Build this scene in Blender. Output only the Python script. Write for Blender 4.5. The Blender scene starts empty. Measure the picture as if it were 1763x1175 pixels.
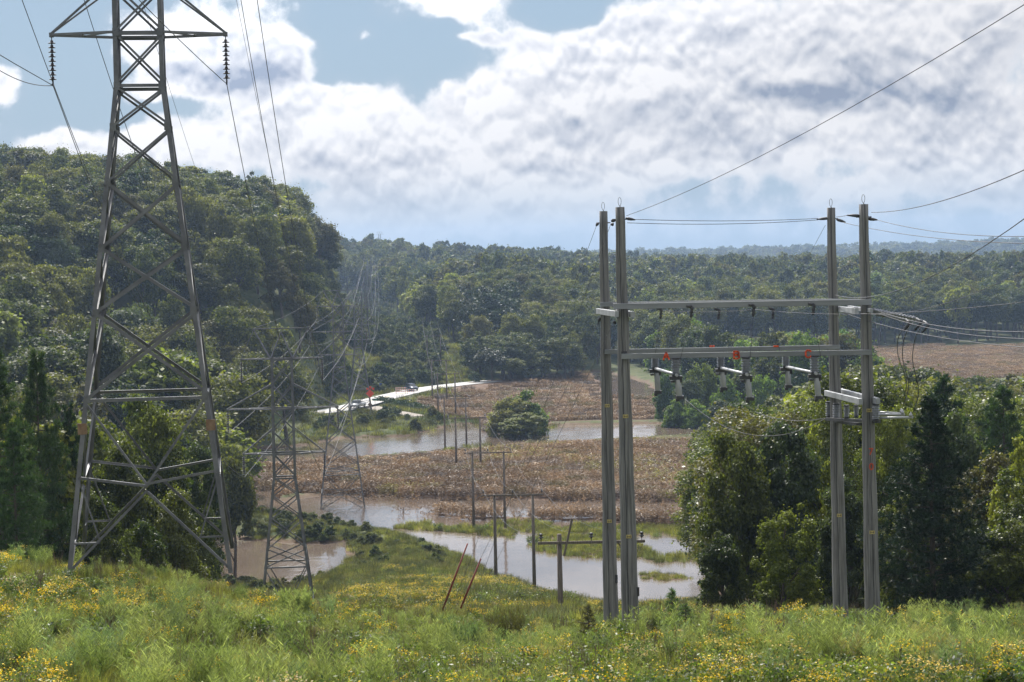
import bpy, math, random
import numpy as np
from mathutils import Vector, Matrix, noise as mnoise

R = math.radians
random.seed(7)
SC = bpy.context.scene
COL = SC.collection

# ---------------------------------------------------------------- camera
F = 3290.0                     # focal length in pixels of the 1763 px wide photograph
HOR = 432.0
CAMZ = 35.0
PITCH = math.atan((587.5 - HOR) / F)
ROLL = R(-1.15)
cam_d = bpy.data.cameras.new("camera")
cam = bpy.data.objects.new("camera", cam_d)
COL.objects.link(cam)
cam_d.sensor_width = 36.0
cam_d.lens = F / 1763.0 * 36.0
cam_d.clip_start = 0.5
cam_d.clip_end = 20000
CM = Matrix.Translation((0, 0, CAMZ)) @ Matrix.Rotation(math.pi / 2 - PITCH, 4, 'X') @ Matrix.Rotation(ROLL, 4, 'Z')
cam.matrix_world = CM
SC.camera = cam
CR = CM.to_3x3()

# ---------------------------------------------------------------- light
SUN_EL, SUN_AZ = 50.0, -14.0        # degrees; azimuth from straight ahead, positive to the right
sd = bpy.data.lights.new("sun", 'SUN')
sd.energy = 5.0
sd.angle = R(0.6)
sd.color = (1.0, 0.95, 0.87)
so = bpy.data.objects.new("sun", sd)
COL.objects.link(so)
_sv = Vector((math.cos(R(SUN_EL)) * math.sin(R(SUN_AZ)), math.cos(R(SUN_EL)) * math.cos(R(SUN_AZ)), math.sin(R(SUN_EL))))
so.rotation_euler = (-_sv).to_track_quat('-Z', 'Y').to_euler()
so.location = (0, 0, 200)

SC.view_settings.view_transform = 'Standard'
SC.view_settings.look = 'None'
SC.view_settings.gamma = 1.0
SC.view_settings.exposure = 0.22
SC.render.engine = 'CYCLES'
try:
    SC.cycles.max_bounces = 8
    SC.cycles.diffuse_bounces = 2
    SC.cycles.glossy_bounces = 3
    SC.cycles.transmission_bounces = 3
    SC.cycles.transparent_max_bounces = 8
    SC.cycles.volume_bounces = 0
    SC.cycles.use_denoising = True
    SC.cycles.sample_clamp_direct = 4.0
    SC.cycles.sample_clamp_indirect = 3.0
    SC.cycles.caustics_reflective = False
    SC.cycles.caustics_refractive = False
except Exception:
    pass

# ---------------------------------------------------------------- node helpers
class NG:
    def __init__(s, nt):
        s.nt = nt; s.n = nt.nodes; s.l = nt.links
    def put(s, sock, v):
        if isinstance(v, bpy.types.NodeSocket): s.l.new(v, sock)
        elif v is not None: sock.default_value = v
    def math(s, op, a, b=None, c=None, clamp=False):
        n = s.n.new('ShaderNodeMath'); n.operation = op; n.use_clamp = clamp
        s.put(n.inputs[0], a); s.put(n.inputs[1], b); s.put(n.inputs[2], c)
        return n.outputs[0]
    def vmath(s, op, a, b=None):
        n = s.n.new('ShaderNodeVectorMath'); n.operation = op
        s.put(n.inputs[0], a); s.put(n.inputs[1], b)
        return n.outputs['Value'] if op in ('DOT_PRODUCT', 'LENGTH') else n.outputs[0]
    def sep(s, v):
        n = s.n.new('ShaderNodeSeparateXYZ'); s.put(n.inputs[0], v); return n.outputs
    def comb(s, x, y, z):
        n = s.n.new('ShaderNodeCombineXYZ'); s.put(n.inputs[0], x); s.put(n.inputs[1], y); s.put(n.inputs[2], z); return n.outputs[0]
    def noise(s, vec, scale, detail=4, rough=0.5, dist=0.0, color=False, dim='3D'):
        n = s.n.new('ShaderNodeTexNoise'); n.noise_dimensions = dim; s.put(n.inputs['Vector'], vec)
        n.inputs['Scale'].default_value = scale; n.inputs['Detail'].default_value = detail
        n.inputs['Roughness'].default_value = rough; n.inputs['Distortion'].default_value = dist
        return n.outputs['Color'] if color else n.outputs['Fac']
    def ramp(s, v, lo, hi, smooth=True):
        n = s.n.new('ShaderNodeMapRange'); n.interpolation_type = 'SMOOTHSTEP' if smooth else 'LINEAR'
        s.put(n.inputs[0], v); n.inputs[1].default_value = lo; n.inputs[2].default_value = hi
        return n.outputs[0]
    def mix(s, f, a, b, mode='MIX'):
        n = s.n.new('ShaderNodeMix'); n.data_type = 'RGBA'; n.blend_type = mode
        s.put(n.inputs[0], f); s.put(n.inputs[6], a if isinstance(a, bpy.types.NodeSocket) else c4(a)); s.put(n.inputs[7], b if isinstance(b, bpy.types.NodeSocket) else c4(b))
        return n.outputs[2]
def c4(c): return (c[0], c[1], c[2], 1.0)

# ---------------------------------------------------------------- world: Nishita sky with a deck of cumulus
w = bpy.data.worlds.new("World"); SC.world = w; w.use_nodes = True
g = NG(w.node_tree); g.n.clear()
sky = g.n.new('ShaderNodeTexSky'); sky.sky_type = 'NISHITA'; sky.sun_disc = False
sky.sun_elevation = R(SUN_EL); sky.sun_rotation = R(SUN_AZ)
sky.air_density = 1.0; sky.dust_density = 1.2; sky.ozone_density = 1.5; sky.altitude = 150
tc = g.n.new('ShaderNodeTexCoord')
d = g.vmath('NORMALIZE', tc.outputs['Generated'])
dx, dy, dz = g.sep(d)[:3]
az = g.math('ARCTAN2', dx, dy)
el = g.math('ARCSINE', dz)
K = F / 1000.0
sx = g.math('MULTIPLY', az, K)
sy = g.math('MULTIPLY', el, K)
P0 = g.comb(sx, sy, 0.0)
# irregular edges: warp the layout with noise
wn = g.noise(P0, 5.0, 3, 0.6, color=True, dim='2D')
wv = g.vmath('SUBTRACT', wn, (0.5, 0.5, 0.5))
wv = g.vmath('MULTIPLY', wv, (0.11, 0.09, 0.0))
Pw = g.vmath('ADD', P0, wv)
def blob(px, py, rx, ry, wt):
    cx = (px - 881.5) / 1000.0; cy = (432 - 0.0201 * (px - 881.5) - py) / 1000.0
    v = g.vmath('SUBTRACT', Pw, (cx, cy, 0.0))
    v = g.vmath('MULTIPLY', v, (1000.0 / rx, 1000.0 / ry, 0.0))
    q = g.vmath('DOT_PRODUCT', v, v)
    return g.math('MULTIPLY', g.math('POWER', 2.718, g.math('MULTIPLY', q, -1.0)), wt)
def blobs(L):
    s_ = None
    for b_ in L:
        t_ = blob(*b_)
        s_ = t_ if s_ is None else g.math('ADD', s_, t_)
    return s_
cover = blobs([
    (310, 110, 95, 74, 1.35), (440, 100, 105, 80, 1.5), (370, 150, 110, 30, .5), (500, 140, 60, 45, .6), (600, 170, 60, 18, .8),
    (0, 165, 72, 52, 1.2), (130, 250, 90, 26, .9), (300, 245, 180, 36, 1.0), (480, 230, 130, 50, .8),
    (640, 290, 240, 100, 1.15), (930, 290, 280, 105, 1.1), (820, 170, 90, 36, .9),
    (960, 130, 100, 66, 1.3), (1040, 60, 50, 45, .7), (900, 90, 40, 30, .5), (230, 60, 40, 40, .3), (1070, 75, 90, 60, .9), (1300, 90, 260, 140, 1.3), (1640, 130, 260, 200, 1.15),
    (1250, 260, 300, 70, .8), (1640, 300, 200, 60, .8), (765, 0, 110, 38, 1.2), (835, 70, 60, 12, .7),
    (650, 58, 26, 12, .7), (1440, 335, 60, 14, .8), (1250, 385, 560, 22, .34), (700, 385, 200, 20, .3)])
holes = blobs([(600, 312, 60, 22, .55), (1170, 212, 90, 16, .4), (1450, 290, 120, 16, .4), (880, 330, 90, 14, .35), (1700, 360, 90, 16, .3), (690, 95, 110, 60, .6), (150, 60, 130, 90, .6), (1200, 325, 190, 20, .35), (985, 0, 70, 40, .8), (230, 198, 170, 12, .6), (600, 215, 60, 12, .3)])
n1 = g.noise(P0, 6.0, 10, 0.63, 0.0, dim='2D')
vo = g.n.new('ShaderNodeTexVoronoi'); vo.voronoi_dimensions = '2D'; vo.feature = 'F1'; vo.inputs['Scale'].default_value = 13.0
vo.inputs['Detail'].default_value = 2.0; vo.inputs['Roughness'].default_value = 0.55
g.l.new(g.vmath('ADD', P0, g.vmath('MULTIPLY', wv, (0.5, 0.5, 0.0))), vo.inputs['Vector'])
puff = g.math('SUBTRACT', 0.5, vo.outputs['Distance'])
vo2 = g.n.new('ShaderNodeTexVoronoi'); vo2.voronoi_dimensions = '2D'; vo2.feature = 'F1'; vo2.inputs['Scale'].default_value = 13.0
vo2.inputs['Detail'].default_value = 2.0; vo2.inputs['Roughness'].default_value = 0.55
g.l.new(g.vmath('ADD', g.vmath('ADD', P0, (-0.002, 0.014, 0.0)), g.vmath('MULTIPLY', wv, (0.5, 0.5, 0.0))), vo2.inputs['Vector'])
pslope = g.math('SUBTRACT', vo.outputs['Distance'], vo2.outputs['Distance'])
dens = g.math('ADD', g.math('SUBTRACT', cover, holes), g.math('MULTIPLY', g.math('SUBTRACT', n1, 0.5), 1.7))
dens = g.math('ADD', dens, g.math('MULTIPLY', puff, 0.40))
# away from the photographed piece of sky plain noise decides where clouds stand
outside = g.math('MAXIMUM', g.ramp(g.math('ABSOLUTE', az), 0.32, 0.6), g.ramp(el, 0.16, 0.4))
alt = g.math('ADD', g.math('MULTIPLY', g.math('SUBTRACT', g.noise(d, 3.2, 4, 0.6), 0.5), 2.4), 0.62)
dm = g.n.new('ShaderNodeMix'); dm.data_type = 'FLOAT'
g.put(dm.inputs[0], outside); g.put(dm.inputs[2], dens); g.put(dm.inputs[3], alt)
dens = g.math('ADD', dm.outputs[0], g.math('MULTIPLY', g.math('MULTIPLY', g.ramp(el, 0.135, 0.17), g.ramp(el, 0.6, 0.4)), g.math('MULTIPLY', g.ramp(g.math('ABSOLUTE', az), 1.2, 0.7), 0.45)))
mask = g.ramp(dens, 0.22, 0.70)
# thick parts are seen from their shaded side: grey-lavender cores, bright rims
cores = blobs([(465, 135, 90, 46, .9), (330, 135, 90, 36, .55), (1400, 168, 170, 26, .85), (1530, 110, 120, 50, .4), (1005, 222, 110, 20, .8), (1180, 210, 90, 26, .5), (1000, 290, 150, 16, .4), (1330, 60, 60, 24, .35), (1720, 60, 60, 60, .3),
               (1650, 200, 120, 60, .35), (600, 310, 110, 34, .45), (1250, 250, 150, 20, .35)])
nsh = g.noise(g.vmath('MULTIPLY', g.vmath('ADD', P0, (7.0, 3.02, 0.0)), (1.0, 1.5, 1.0)), 3.0, 8, 0.6, 0.2, dim='2D')
up = g.noise(g.vmath('ADD', P0, (-0.003, 0.016, 0.0)), 6.0, 10, 0.63, 0.0, dim='2D')
slope = g.math('MULTIPLY', g.math('SUBTRACT', up, n1), 1.5)
shade = g.math('ADD', g.math('MULTIPLY', g.math('SUBTRACT', nsh, 0.44), 1.5), cores)
shade = g.math('ADD', shade, slope)
shade = g.math('ADD', shade, g.math('MULTIPLY', pslope, 1.15))
shade = g.math('MULTIPLY', shade, g.ramp(dens, 0.45, 1.0))
shade = g.math('MULTIPLY', g.math('ADD', shade, 0.14), 0.72, clamp=True)
ccol = g.mix(shade, (0.84, 0.84, 0.865), (0.29, 0.345, 0.455))
SKYK = 0.1
sunv = (math.cos(R(SUN_EL)) * math.sin(R(SUN_AZ)), math.cos(R(SUN_EL)) * math.cos(R(SUN_AZ)), math.sin(R(SUN_EL)))
fwd = g.ramp(g.vmath('DOT_PRODUCT', d, sunv), 0.64, 0.98)       # clouds towards the sun glow
glow = g.math('MULTIPLY', g.math('ADD', g.math('MULTIPLY', fwd, 3.4), 1.0), 0.88 / SKYK)
cv = g.vmath('MULTIPLY', ccol, g.comb(glow, glow, glow))
# the clear blue between them, paled towards the horizon by the air
hazeh = g.ramp(el, 0.15, -0.02)
pale = g.mix(g.math('ADD', g.math('MULTIPLY', hazeh, 0.15), 0.75), sky.outputs[0], (0.26 / SKYK, 0.375 / SKYK, 0.51 / SKYK))
thin = g.math('MULTIPLY', g.ramp(dens, -0.2, 0.6), 0.45)
pale = g.mix(thin, pale, (0.43 / SKYK, 0.51 / SKYK, 0.61 / SKYK))
final = g.mix(g.math('MULTIPLY', mask, g.ramp(el, -0.005, 0.05)), pale, cv)
bg = g.n.new('ShaderNodeBackground'); g.l.new(final, bg.inputs[0]); bg.inputs[1].default_value = SKYK
wo = g.n.new('ShaderNodeOutputWorld'); g.l.new(bg.outputs[0], wo.inputs[0])
try:
    w.cycles.sampling_method = 'MANUAL'; w.cycles.sample_map_resolution = 512
except Exception:
    pass

# ---------------------------------------------------------------- placing helpers
def ray(px, py):
    return CR @ Vector(((px - 881.5) / F, (587.5 - py) / F, -1.0))
def P(px, py, Y):
    r_ = ray(px, py); return Vector((0, 0, CAMZ)) + r_ * (Y / r_.y)
def G(px, py, z=0.0):
    r_ = ray(px, py); t = (z - CAMZ) / r_.z
    return Vector((0, 0, CAMZ)) + r_ * t
def poly(pts, z=0.0):
    return np.array([tuple(G(x, y, z))[:2] for x, y in pts])

def inside(poly_, X, Y):
    r_ = np.zeros(X.shape, bool); n = len(poly_)
    j = n - 1
    for i in range(n):
        xi, yi = poly_[i]; xj, yj = poly_[j]
        c = ((yi > Y) != (yj > Y)) & (X < (xj - xi) * (Y - yi) / (yj - yi + 1e-12) + xi)
        r_ ^= c; j = i
    return r_
def edge_dist(poly_, X, Y, closed=True):
    dmin = np.full(X.shape, 1e9); n = len(poly_)
    for i in range(n if closed else n - 1):
        a = poly_[i]; b = poly_[(i + 1) % n]
        vx, vy = b - a; L2 = vx * vx + vy * vy + 1e-9
        t = np.clip(((X - a[0]) * vx + (Y - a[1]) * vy) / L2, 0, 1)
        dmin = np.minimum(dmin, np.hypot(X - a[0] - t * vx, Y - a[1] - t * vy))
    return dmin
def sstep(a, b, x):
    t = np.clip((x - a) / (b - a), 0, 1); return t * t * (3 - 2 * t)
_rng0 = np.random.default_rng(5)
_LAT = _rng0.random((256, 256))
def vnoise(X, Y):
    X = np.asarray(X, float); Y = np.asarray(Y, float)
    xi = np.floor(X).astype(int); yi = np.floor(Y).astype(int); fx = X - xi; fy = Y - yi
    fx = fx * fx * (3 - 2 * fx); fy = fy * fy * (3 - 2 * fy)
    a = _LAT[xi & 255, yi & 255]; b = _LAT[(xi + 1) & 255, yi & 255]; c = _LAT[xi & 255, (yi + 1) & 255]; e = _LAT[(xi + 1) & 255, (yi + 1) & 255]
    return a * (1 - fx) * (1 - fy) + b * fx * (1 - fy) + c * (1 - fx) * fy + e * fx * fy
def fbm(X, Y, o=4):
    s_ = 0; a = 0.5; X = np.asarray(X, float); Y = np.asarray(Y, float)
    for k in range(o):
        s_ = s_ + a * vnoise(X + 17.3 * k, Y + 9.1 * k); a *= 0.5; X = X * 2.03; Y = Y * 2.03
    return s_

# ---------------------------------------------------------------- terrain
WA = poly([(360, 800), (440, 774), (520, 768), (600, 754), (700, 752), (760, 737), (820, 730), (850, 747), (940, 743), (950, 733), (1050, 731),
           (1140, 729), (1145, 736), (1290, 733), (1400, 730), (1400, 748), (1290, 749), (1150, 753), (1040, 757), (900, 763), (760, 777), (650, 786),
           (560, 789), (500, 793), (415, 803), (370, 812)])
WB = poly([(370, 905), (430, 875), (500, 860), (560, 853), (640, 855), (760, 861), (900, 863), (1050, 863), (1210, 866), (1320, 880), (1320, 1060),
           (1210, 1040), (1100, 1050), (960, 1030), (925, 1018), (850, 985), (780, 957), (720, 930), (640, 915), (590, 905), (520, 900), (430, 893)])
WP = poly([(310, 930), (400, 928), (480, 933), (560, 937), (598, 932), (606, 960), (570, 1000), (520, 1015), (400, 1015), (310, 1000)])
WC = poly([(1018, 641), (1040, 640), (1110, 659), (1146, 684), (1140, 693), (1080, 691), (1040, 690), (1034, 665)])
WD = poly([(410, 842), (500, 838), (560, 834), (620, 842), (640, 858), (560, 858), (440, 880)])
CORN1 = poly([(400, 806), (500, 795), (560, 791), (650, 788), (760, 779), (900, 765), (1040, 759), (1150, 755), (1300, 752), (1300, 866), (1200, 866), (1050, 862), (900, 861),
              (760, 860), (640, 854), (560, 850), (500, 856), (430, 872), (390, 850)])
CORN2 = poly([(725, 872), (740, 868), (800, 874), (900, 876), (1000, 878), (1060, 874), (1290, 868), (1290, 908), (1200, 907), (1100, 906), (1000, 897), (900, 895), (800, 894), (735, 886)])
CORN3 = poly([(722, 704), (770, 684), (812, 670), (880, 662), (1020, 651), (1036, 664), (1040, 692), (1142, 694), (1142, 727), (1050, 729), (950, 731), (935, 742), (850, 744), (822, 728), (760, 728), (716, 716)])
CORN4 = poly([(1380, 608), (1500, 603), (1763, 599), (1950, 596), (1950, 650), (1763, 652), (1640, 662), (1500, 662), (1380, 664)])
LOS = lambda fl, X, Y, h: inside(fl, X, Y) & inside(fl, X * (1 + h / 35), Y * (1 + h / 35))
MARSH = poly([(665, 905), (760, 897), (900, 897), (1000, 903), (1290, 908), (1290, 950), (1215, 968), (1100, 970), (1010, 962), (930, 950), (900, 930), (830, 922), (760, 915), (690, 912)])
ISLET = poly([(1100, 990), (1125, 987), (1160, 989), (1195, 996), (1150, 1001), (1105, 997)])
FLOOD = poly([(560, 845), (640, 835), (1340, 835), (1340, 975), (1215, 975), (960, 975), (830, 935), (760, 920), (690, 917), (640, 905), (600, 880), (560, 866)])
WATERS = [WA, WB, WP, WC]
ROADPX = [(380, 722), (470, 716), (560, 709), (610, 699), (650, 688), (700, 676), (750, 667), (805, 660.5), (850, 656)]
ROADZ = 2.0
ROAD = np.array([tuple(G(x, y, ROADZ))[:2] for x, y in ROADPX])
DRIVEPX = [(640, 700), (655, 706), (690, 711), (720, 717)]
DRIVE = np.array([tuple(G(x, y, 1.6))[:2] for x, y in DRIVEPX])

def zy(px, y, D): return P(px, y, D).z
PROF = {
 0:   [(35,-1205),(50,-1075),(65,-975),(80,19.2),(100,14),(150,9),(200,6),(240,4)],
 220: [(35,-1205),(50,-1090),(65,-995),(80,19.2),(100,14),(150,7),(195,1.5),(240,.5)],
 480: [(35,-1205),(50,-1110),(65,-1050),(80,18.6),(100,14),(136,8),(180,2),(200,.6),(240,.5)],
 600: [(35,-1205),(50,-1130),(65,-1090),(80,-1068),(100,-1050),(130,-1030),(160,-1005),(200,-965),(236,.5)],
 720: [(35,-1205),(50,-1140),(65,-1105),(80,-1080),(90,-1066),(100,-1052),(130,-1024),(160,-997),(200,-955),(240,.4)],
 850: [(35,-1205),(50,-1145),(65,-1110),(80,-1082),(100,-1056),(130,-1020),(150,-1010),(178,-1003),(205,.4)],
 960: [(35,-1205),(50,-1140),(65,-1105),(80,-1082),(100,-1060),(130,-1036),(160,3),(190,.4)],
 1085:[(35,-1205),(50,-1110),(55,-1086),(65,-1072),(80,-1062),(100,13),(150,4),(185,.4)],
 1300:[(35,-1205),(50,-1115),(57,-1083),(65,-1072),(80,18),(100,12.5),(150,5),(200,1.5),(250,.8)],
 1763:[(35,-1205),(50,-1118),(57,-1095),(65,-1075),(80,18),(100,12.5),(150,5),(200,1.5),(250,.8)],
}
_cols = sorted(PROF); _D = np.array([0, 12, 22, 35, 42, 50, 55, 60, 65, 72, 80, 90, 100, 115, 130, 140, 150, 160, 178, 190, 200, 210, 225, 240, 260], float)
_tab = []
for c_ in _cols:
    pts_ = [(0, 33.35), (20, 29.6)] + [(D_, zy(c_, -v_, D_) if v_ < 0 else v_) for D_, v_ in PROF[c_]]
    _tab.append(np.interp(_D, [p_[0] for p_ in pts_], [p_[1] for p_ in pts_]))
_tab = np.array(_tab)
def near_profile(X, Y):
    Ys = np.maximum(Y, 1.0)
    px = 881.5 + F * X / np.maximum(Ys, 25.0)
    ci = np.interp(px, _cols, np.arange(len(_cols))); i0 = np.clip(np.floor(ci).astype(int), 0, len(_cols) - 2); fc = ci - i0
    fc = fc * fc * (3 - 2 * fc)
    di = np.interp(np.clip(Y, 0, 260), _D, np.arange(len(_D))); j0 = np.clip(np.floor(di).astype(int), 0, len(_D) - 2); fd = di - j0
    z = (_tab[i0, j0] * (1 - fc) + _tab[i0 + 1, j0] * fc) * (1 - fd) + (_tab[i0, j0 + 1] * (1 - fc) + _tab[i0 + 1, j0 + 1] * fc) * fd
    return z * (1 - sstep(235, 262, Y))
def wood_edge(Y): return -17.0 - 0.066 * Y
def terrain(X, Y, road=True):
    X = np.asarray(X, float); Y = np.asarray(Y, float)
    px = 881.5 + F * X / np.maximum(Y, 25.0)
    n = fbm(X * 0.02 + 50, Y * 0.02 + 50)
    base = 0.45 + 0.5 * fbm(X * 0.05, Y * 0.05)
    base = np.where(Y < 262, np.maximum(near_profile(X, Y) + (fbm(X * .12, Y * .12, 3) - .44) * 1.1 * sstep(300, 60, Y), base), base)
    dl = wood_edge(Y) + 25 - X
    de_ = wood_edge(Y) - X
    hill = np.interp(de_, [-45, -25, -11, -3, 0, 3, 11, 25, 45, 71, 100, 200], [0, 4, 10, 17, 22, 28, 36, 41, 44, 46.5, 48.5, 51]) * sstep(140, 550, Y) * np.where(de_ < 3, np.maximum(sstep(3.5, 0, -de_ + 0.5) * .6, sstep(440, 540, Y)), 1) * (1 - sstep(585, 700, Y))
    st = 470 + 200 * sstep(1000, 1150, px)
    u = px
    r1 = np.interp(u, [300, 560, 700, 881, 1100, 1400, 1763], [30, 27, 22, 16, 10, 5, 3])
    far = np.where(Y < 900, (Y - st) / (900 - st) * 9, 9 + (r1 - 9) * sstep(900, 1300, Y))
    far = np.where(Y < st, 0, far)
    far = far + (-8) * sstep(1350, 1800, Y) + np.interp(u, [300, 881, 1300, 1763], [0, 0, 12, 20]) * sstep(2000, 3000, Y)
    knoll = 9 * np.exp(-(((px - 860) / 130) ** 2)) * sstep(500, 640, Y) * (1 - sstep(700, 900, Y))
    z = base + hill + far + knoll + (n - 0.45) * 10 * sstep(600, 1100, Y) + (n - .45) * 5 * sstep(.5, 12, hill)
    if road:
        dr = edge_dist(ROAD, X, Y, False)
        lift = ROADZ - 0.12 - 0.06 * np.maximum(dr - 5.0, 0)
        near = sstep(16, 5, dr)
        z = z * (1 - near) + lift * near
        dd = edge_dist(DRIVE, X, Y, False)
        z = np.where(dd < 14, z * (1 - sstep(12, 3, dd)) + 1.5 * sstep(12, 3, dd), z)
    for fl in (CORN1, CORN2, CORN3, CORN4, MARSH):
        ins = inside(fl, X, Y); de = edge_dist(fl, X, Y)
        if fl is CORN1 or fl is CORN2:
            wet = ins & ~LOS(fl, X, Y, 1.2)
            z = np.where(wet, -0.25, z); ins = ins & ~wet; de = de + 2
        k = np.where(ins, np.clip(de / 3.0, 0, 1), 0)
        if fl is CORN3: k = k * sstep(6, 16, edge_dist(ROAD, X, Y, False))
        z = z * (1 - k) + (0.12 if fl is not MARSH else 0.06 + 0.10 * (fbm(X * .25, Y * .12, 3) - .5)) * k
    for i_, wp in enumerate(WATERS):
        ins = inside(wp, X, Y)
        for land in ((CORN2, MARSH, ISLET) if wp is WB else ()):
            ins = ins & ~(LOS(land, X, Y, 1.2) if land is CORN2 else inside(land, X, Y))
        de = edge_dist(wp, X, Y)
        if wp is WB:
            for land in (CORN2, MARSH, ISLET):
                de = np.minimum(de, edge_dist(land, X, Y))
        jig = (fbm(X * .3, Y * .15, 3) - .45) * 3.0
        dsg = np.where(ins, -de, de) + jig
        if wp is WB: de = np.where(inside(CORN2, X, Y) & ~ins, 3.0, de); dsg = np.where(ins, -de, de) + jig * (~inside(CORN2, X, Y))
        z = np.where(dsg < 0, np.maximum(-0.8, dsg * 0.25) - .03, np.minimum(z, 0.02 + 0.26 * dsg + 0.03 * np.maximum(dsg - 12, 0) ** 1.5))
    box = inside(FLOOD, X, Y)
    pl1 = LOS(CORN1, X, Y, 1.2); pl2 = LOS(CORN2, X, Y, 1.2); mr = inside(MARSH, X, Y)
    z = np.where(box & ~pl1 & ~pl2 & ~mr, -0.3, z)
    z = np.where(box & (pl1 | pl2), .1, z)
    z = np.where(box & mr & ~pl2, -0.03 + 0.42 * (fbm(X * .16, Y * .09, 4) - .46), z)
    ins = inside(WD, X, Y)
    z = np.where(ins, np.where(fbm(X * .2, Y * .07, 3) > .45, -.1, z), z)
    ins = inside(ISLET, X, Y); z = np.where(ins, 0.05, z)
    return z
def tz(x, y): return float(terrain(np.array([x]), np.array([y]))[0])

# ---------------------------------------------------------------- mesh helpers
def mesh_np(name, V, Fq, mats, smooth=False, mi=None, link=True, parent=None, attr=None):
    """V (n,3), Fq (m,k) all polygons with k corners"""
    V = np.ascontiguousarray(V, dtype=np.float32); Fq = np.ascontiguousarray(Fq, dtype=np.int32)
    me = bpy.data.meshes.new(name); m, k = Fq.shape
    me.vertices.add(len(V)); me.vertices.foreach_set('co', V.ravel())
    me.loops.add(m * k); me.loops.foreach_set('vertex_index', Fq.ravel())
    me.polygons.add(m); me.polygons.foreach_set('loop_start', np.arange(0, m * k, k, dtype=np.int32))
    try: me.polygons.foreach_set('loop_total', np.full(m, k, dtype=np.int32))
    except Exception: pass
    if mi is not None: me.polygons.foreach_set('material_index', np.asarray(mi, dtype=np.int32))
    me.polygons.foreach_set('use_smooth', np.full(m, smooth, dtype=bool))
    if attr:
        for an, av in attr.items():
            a_ = me.attributes.new(an, 'FLOAT', 'POINT'); a_.data.foreach_set('value', np.asarray(av, dtype=np.float32))
    me.update(); me.validate()
    for mt in (mats if isinstance(mats, (list, tuple)) else [mats]): me.materials.append(mt)
    o = bpy.data.objects.new(name, me)
    if link: COL.objects.link(o)
    if parent is not None: o.parent = parent
    return o
class MB:
    def __init__(s): s.V = []; s.F = []
    def add(s, vs, fs):
        b = len(s.V); s.V += [tuple(v) for v in vs]; s.F += [tuple(i + b for i in f) for f in fs]; return s
    def box(s, c, size, M=None):
        hx, hy, hz = [a / 2 for a in size]; c = Vector(c)
        vs = [Vector((x, y, z)) for x in (-hx, hx) for y in (-hy, hy) for z in (-hz, hz)]
        vs = [(M @ v if M else v) + c for v in vs]
        return s.add(vs, [(0, 1, 3, 2), (4, 6, 7, 5), (0, 4, 5, 1), (2, 3, 7, 6), (0, 2, 6, 4), (1, 5, 7, 3)])
    def beam(s, a, b, w, h, up=(0, 0, 1), bev=0.0):
        a = Vector(a); b = Vector(b); d_ = (b - a).normalized(); x = d_.cross(Vector(up))
        if x.length < 1e-3: x = d_.cross(Vector((1, 0, 0)))
        x.normalize(); y = x.cross(d_).normalized()
        e = bev
        prof = [(-w/2+e, -h/2), (w/2-e, -h/2), (w/2, -h/2+e), (w/2, h/2-e), (w/2-e, h/2), (-w/2+e, h/2), (-w/2, h/2-e), (-w/2, -h/2+e)] if e > 0 else [(-w/2, -h/2), (w/2, -h/2), (w/2, h/2), (-w/2, h/2)]
        n = len(prof)
        vs = [p_ + x * q[0] + y * q[1] for p_ in (a, b) for q in prof]
        fs = [tuple(range(n))[::-1], tuple(range(n, 2 * n))] + [(i, (i + 1) % n, n + (i + 1) % n, n + i) for i in range(n)]
        return s.add(vs, fs)
    def angle(s, a, b, w, t, nx, ny):
        """rolled steel L-section from a to b, flanges along nx and ny"""
        a = Vector(a); b = Vector(b); d_ = (b - a).normalized()
        nx = Vector(nx); nx = (nx - d_ * nx.dot(d_)).normalized(); ny = Vector(ny); ny = (ny - d_ * ny.dot(d_)); ny = (ny - nx * ny.dot(nx)).normalized()
        prof = [(0, 0), (w, 0), (w, t), (t, t), (t, w), (0, w)]
        vs = [p_ + nx * q[0] + ny * q[1] for p_ in (a, b) for q in prof]; n = 6
        return s.add(vs, [(0, 3, 2, 1), (0, 5, 4, 3), (6, 7, 8, 9), (6, 9, 10, 11)] + [(i, (i + 1) % n, n + (i + 1) % n, n + i) for i in range(n)])
    def tube(s, pts, r, n=8, caps=True):
        pts = [Vector(p_) for p_ in pts]; rs = r if isinstance(r, (list, tuple)) else [r] * len(pts)
        vs = []; x = None
        for i, p_ in enumerate(pts):
            t = (pts[min(i + 1, len(pts) - 1)] - pts[max(i - 1, 0)]).normalized()
            if x is None:
                x = t.orthogonal().normalized()
            else:
                x = (x - t * x.dot(t))
                x = x.normalized() if x.length > 1e-6 else t.orthogonal().normalized()
            y = t.cross(x)
            for k in range(n):
                a = 2 * math.pi * k / n; vs.append(p_ + (x * math.cos(a) + y * math.sin(a)) * rs[i])
        m = len(pts)
        fs = [(i * n + k, i * n + (k + 1) % n, (i + 1) * n + (k + 1) % n, (i + 1) * n + k) for i in range(m - 1) for k in range(n)]
        if caps: fs += [tuple(range(n))[::-1], tuple(range((m - 1) * n, m * n))]
        return s.add(vs, fs)
    def lathe(s, base, axis, prof, n=12):
        """prof: list of (distance along axis, radius)"""
        base = Vector(base); axis = Vector(axis).normalized(); x = axis.orthogonal().normalized(); y = axis.cross(x); vs = []
        for h, r in prof:
            for k in range(n):
                a = 2 * math.pi * k / n; vs.append(base + axis * h + (x * math.cos(a) + y * math.sin(a)) * r)
        m = len(prof)
        fs = [(i * n + k, i * n + (k + 1) % n, (i + 1) * n + (k + 1) % n, (i + 1) * n + k) for i in range(m - 1) for k in range(n)]
        fs += [tuple(range(n))[::-1], tuple(range((m - 1) * n, m * n))]
        return s.add(vs, fs)
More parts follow.
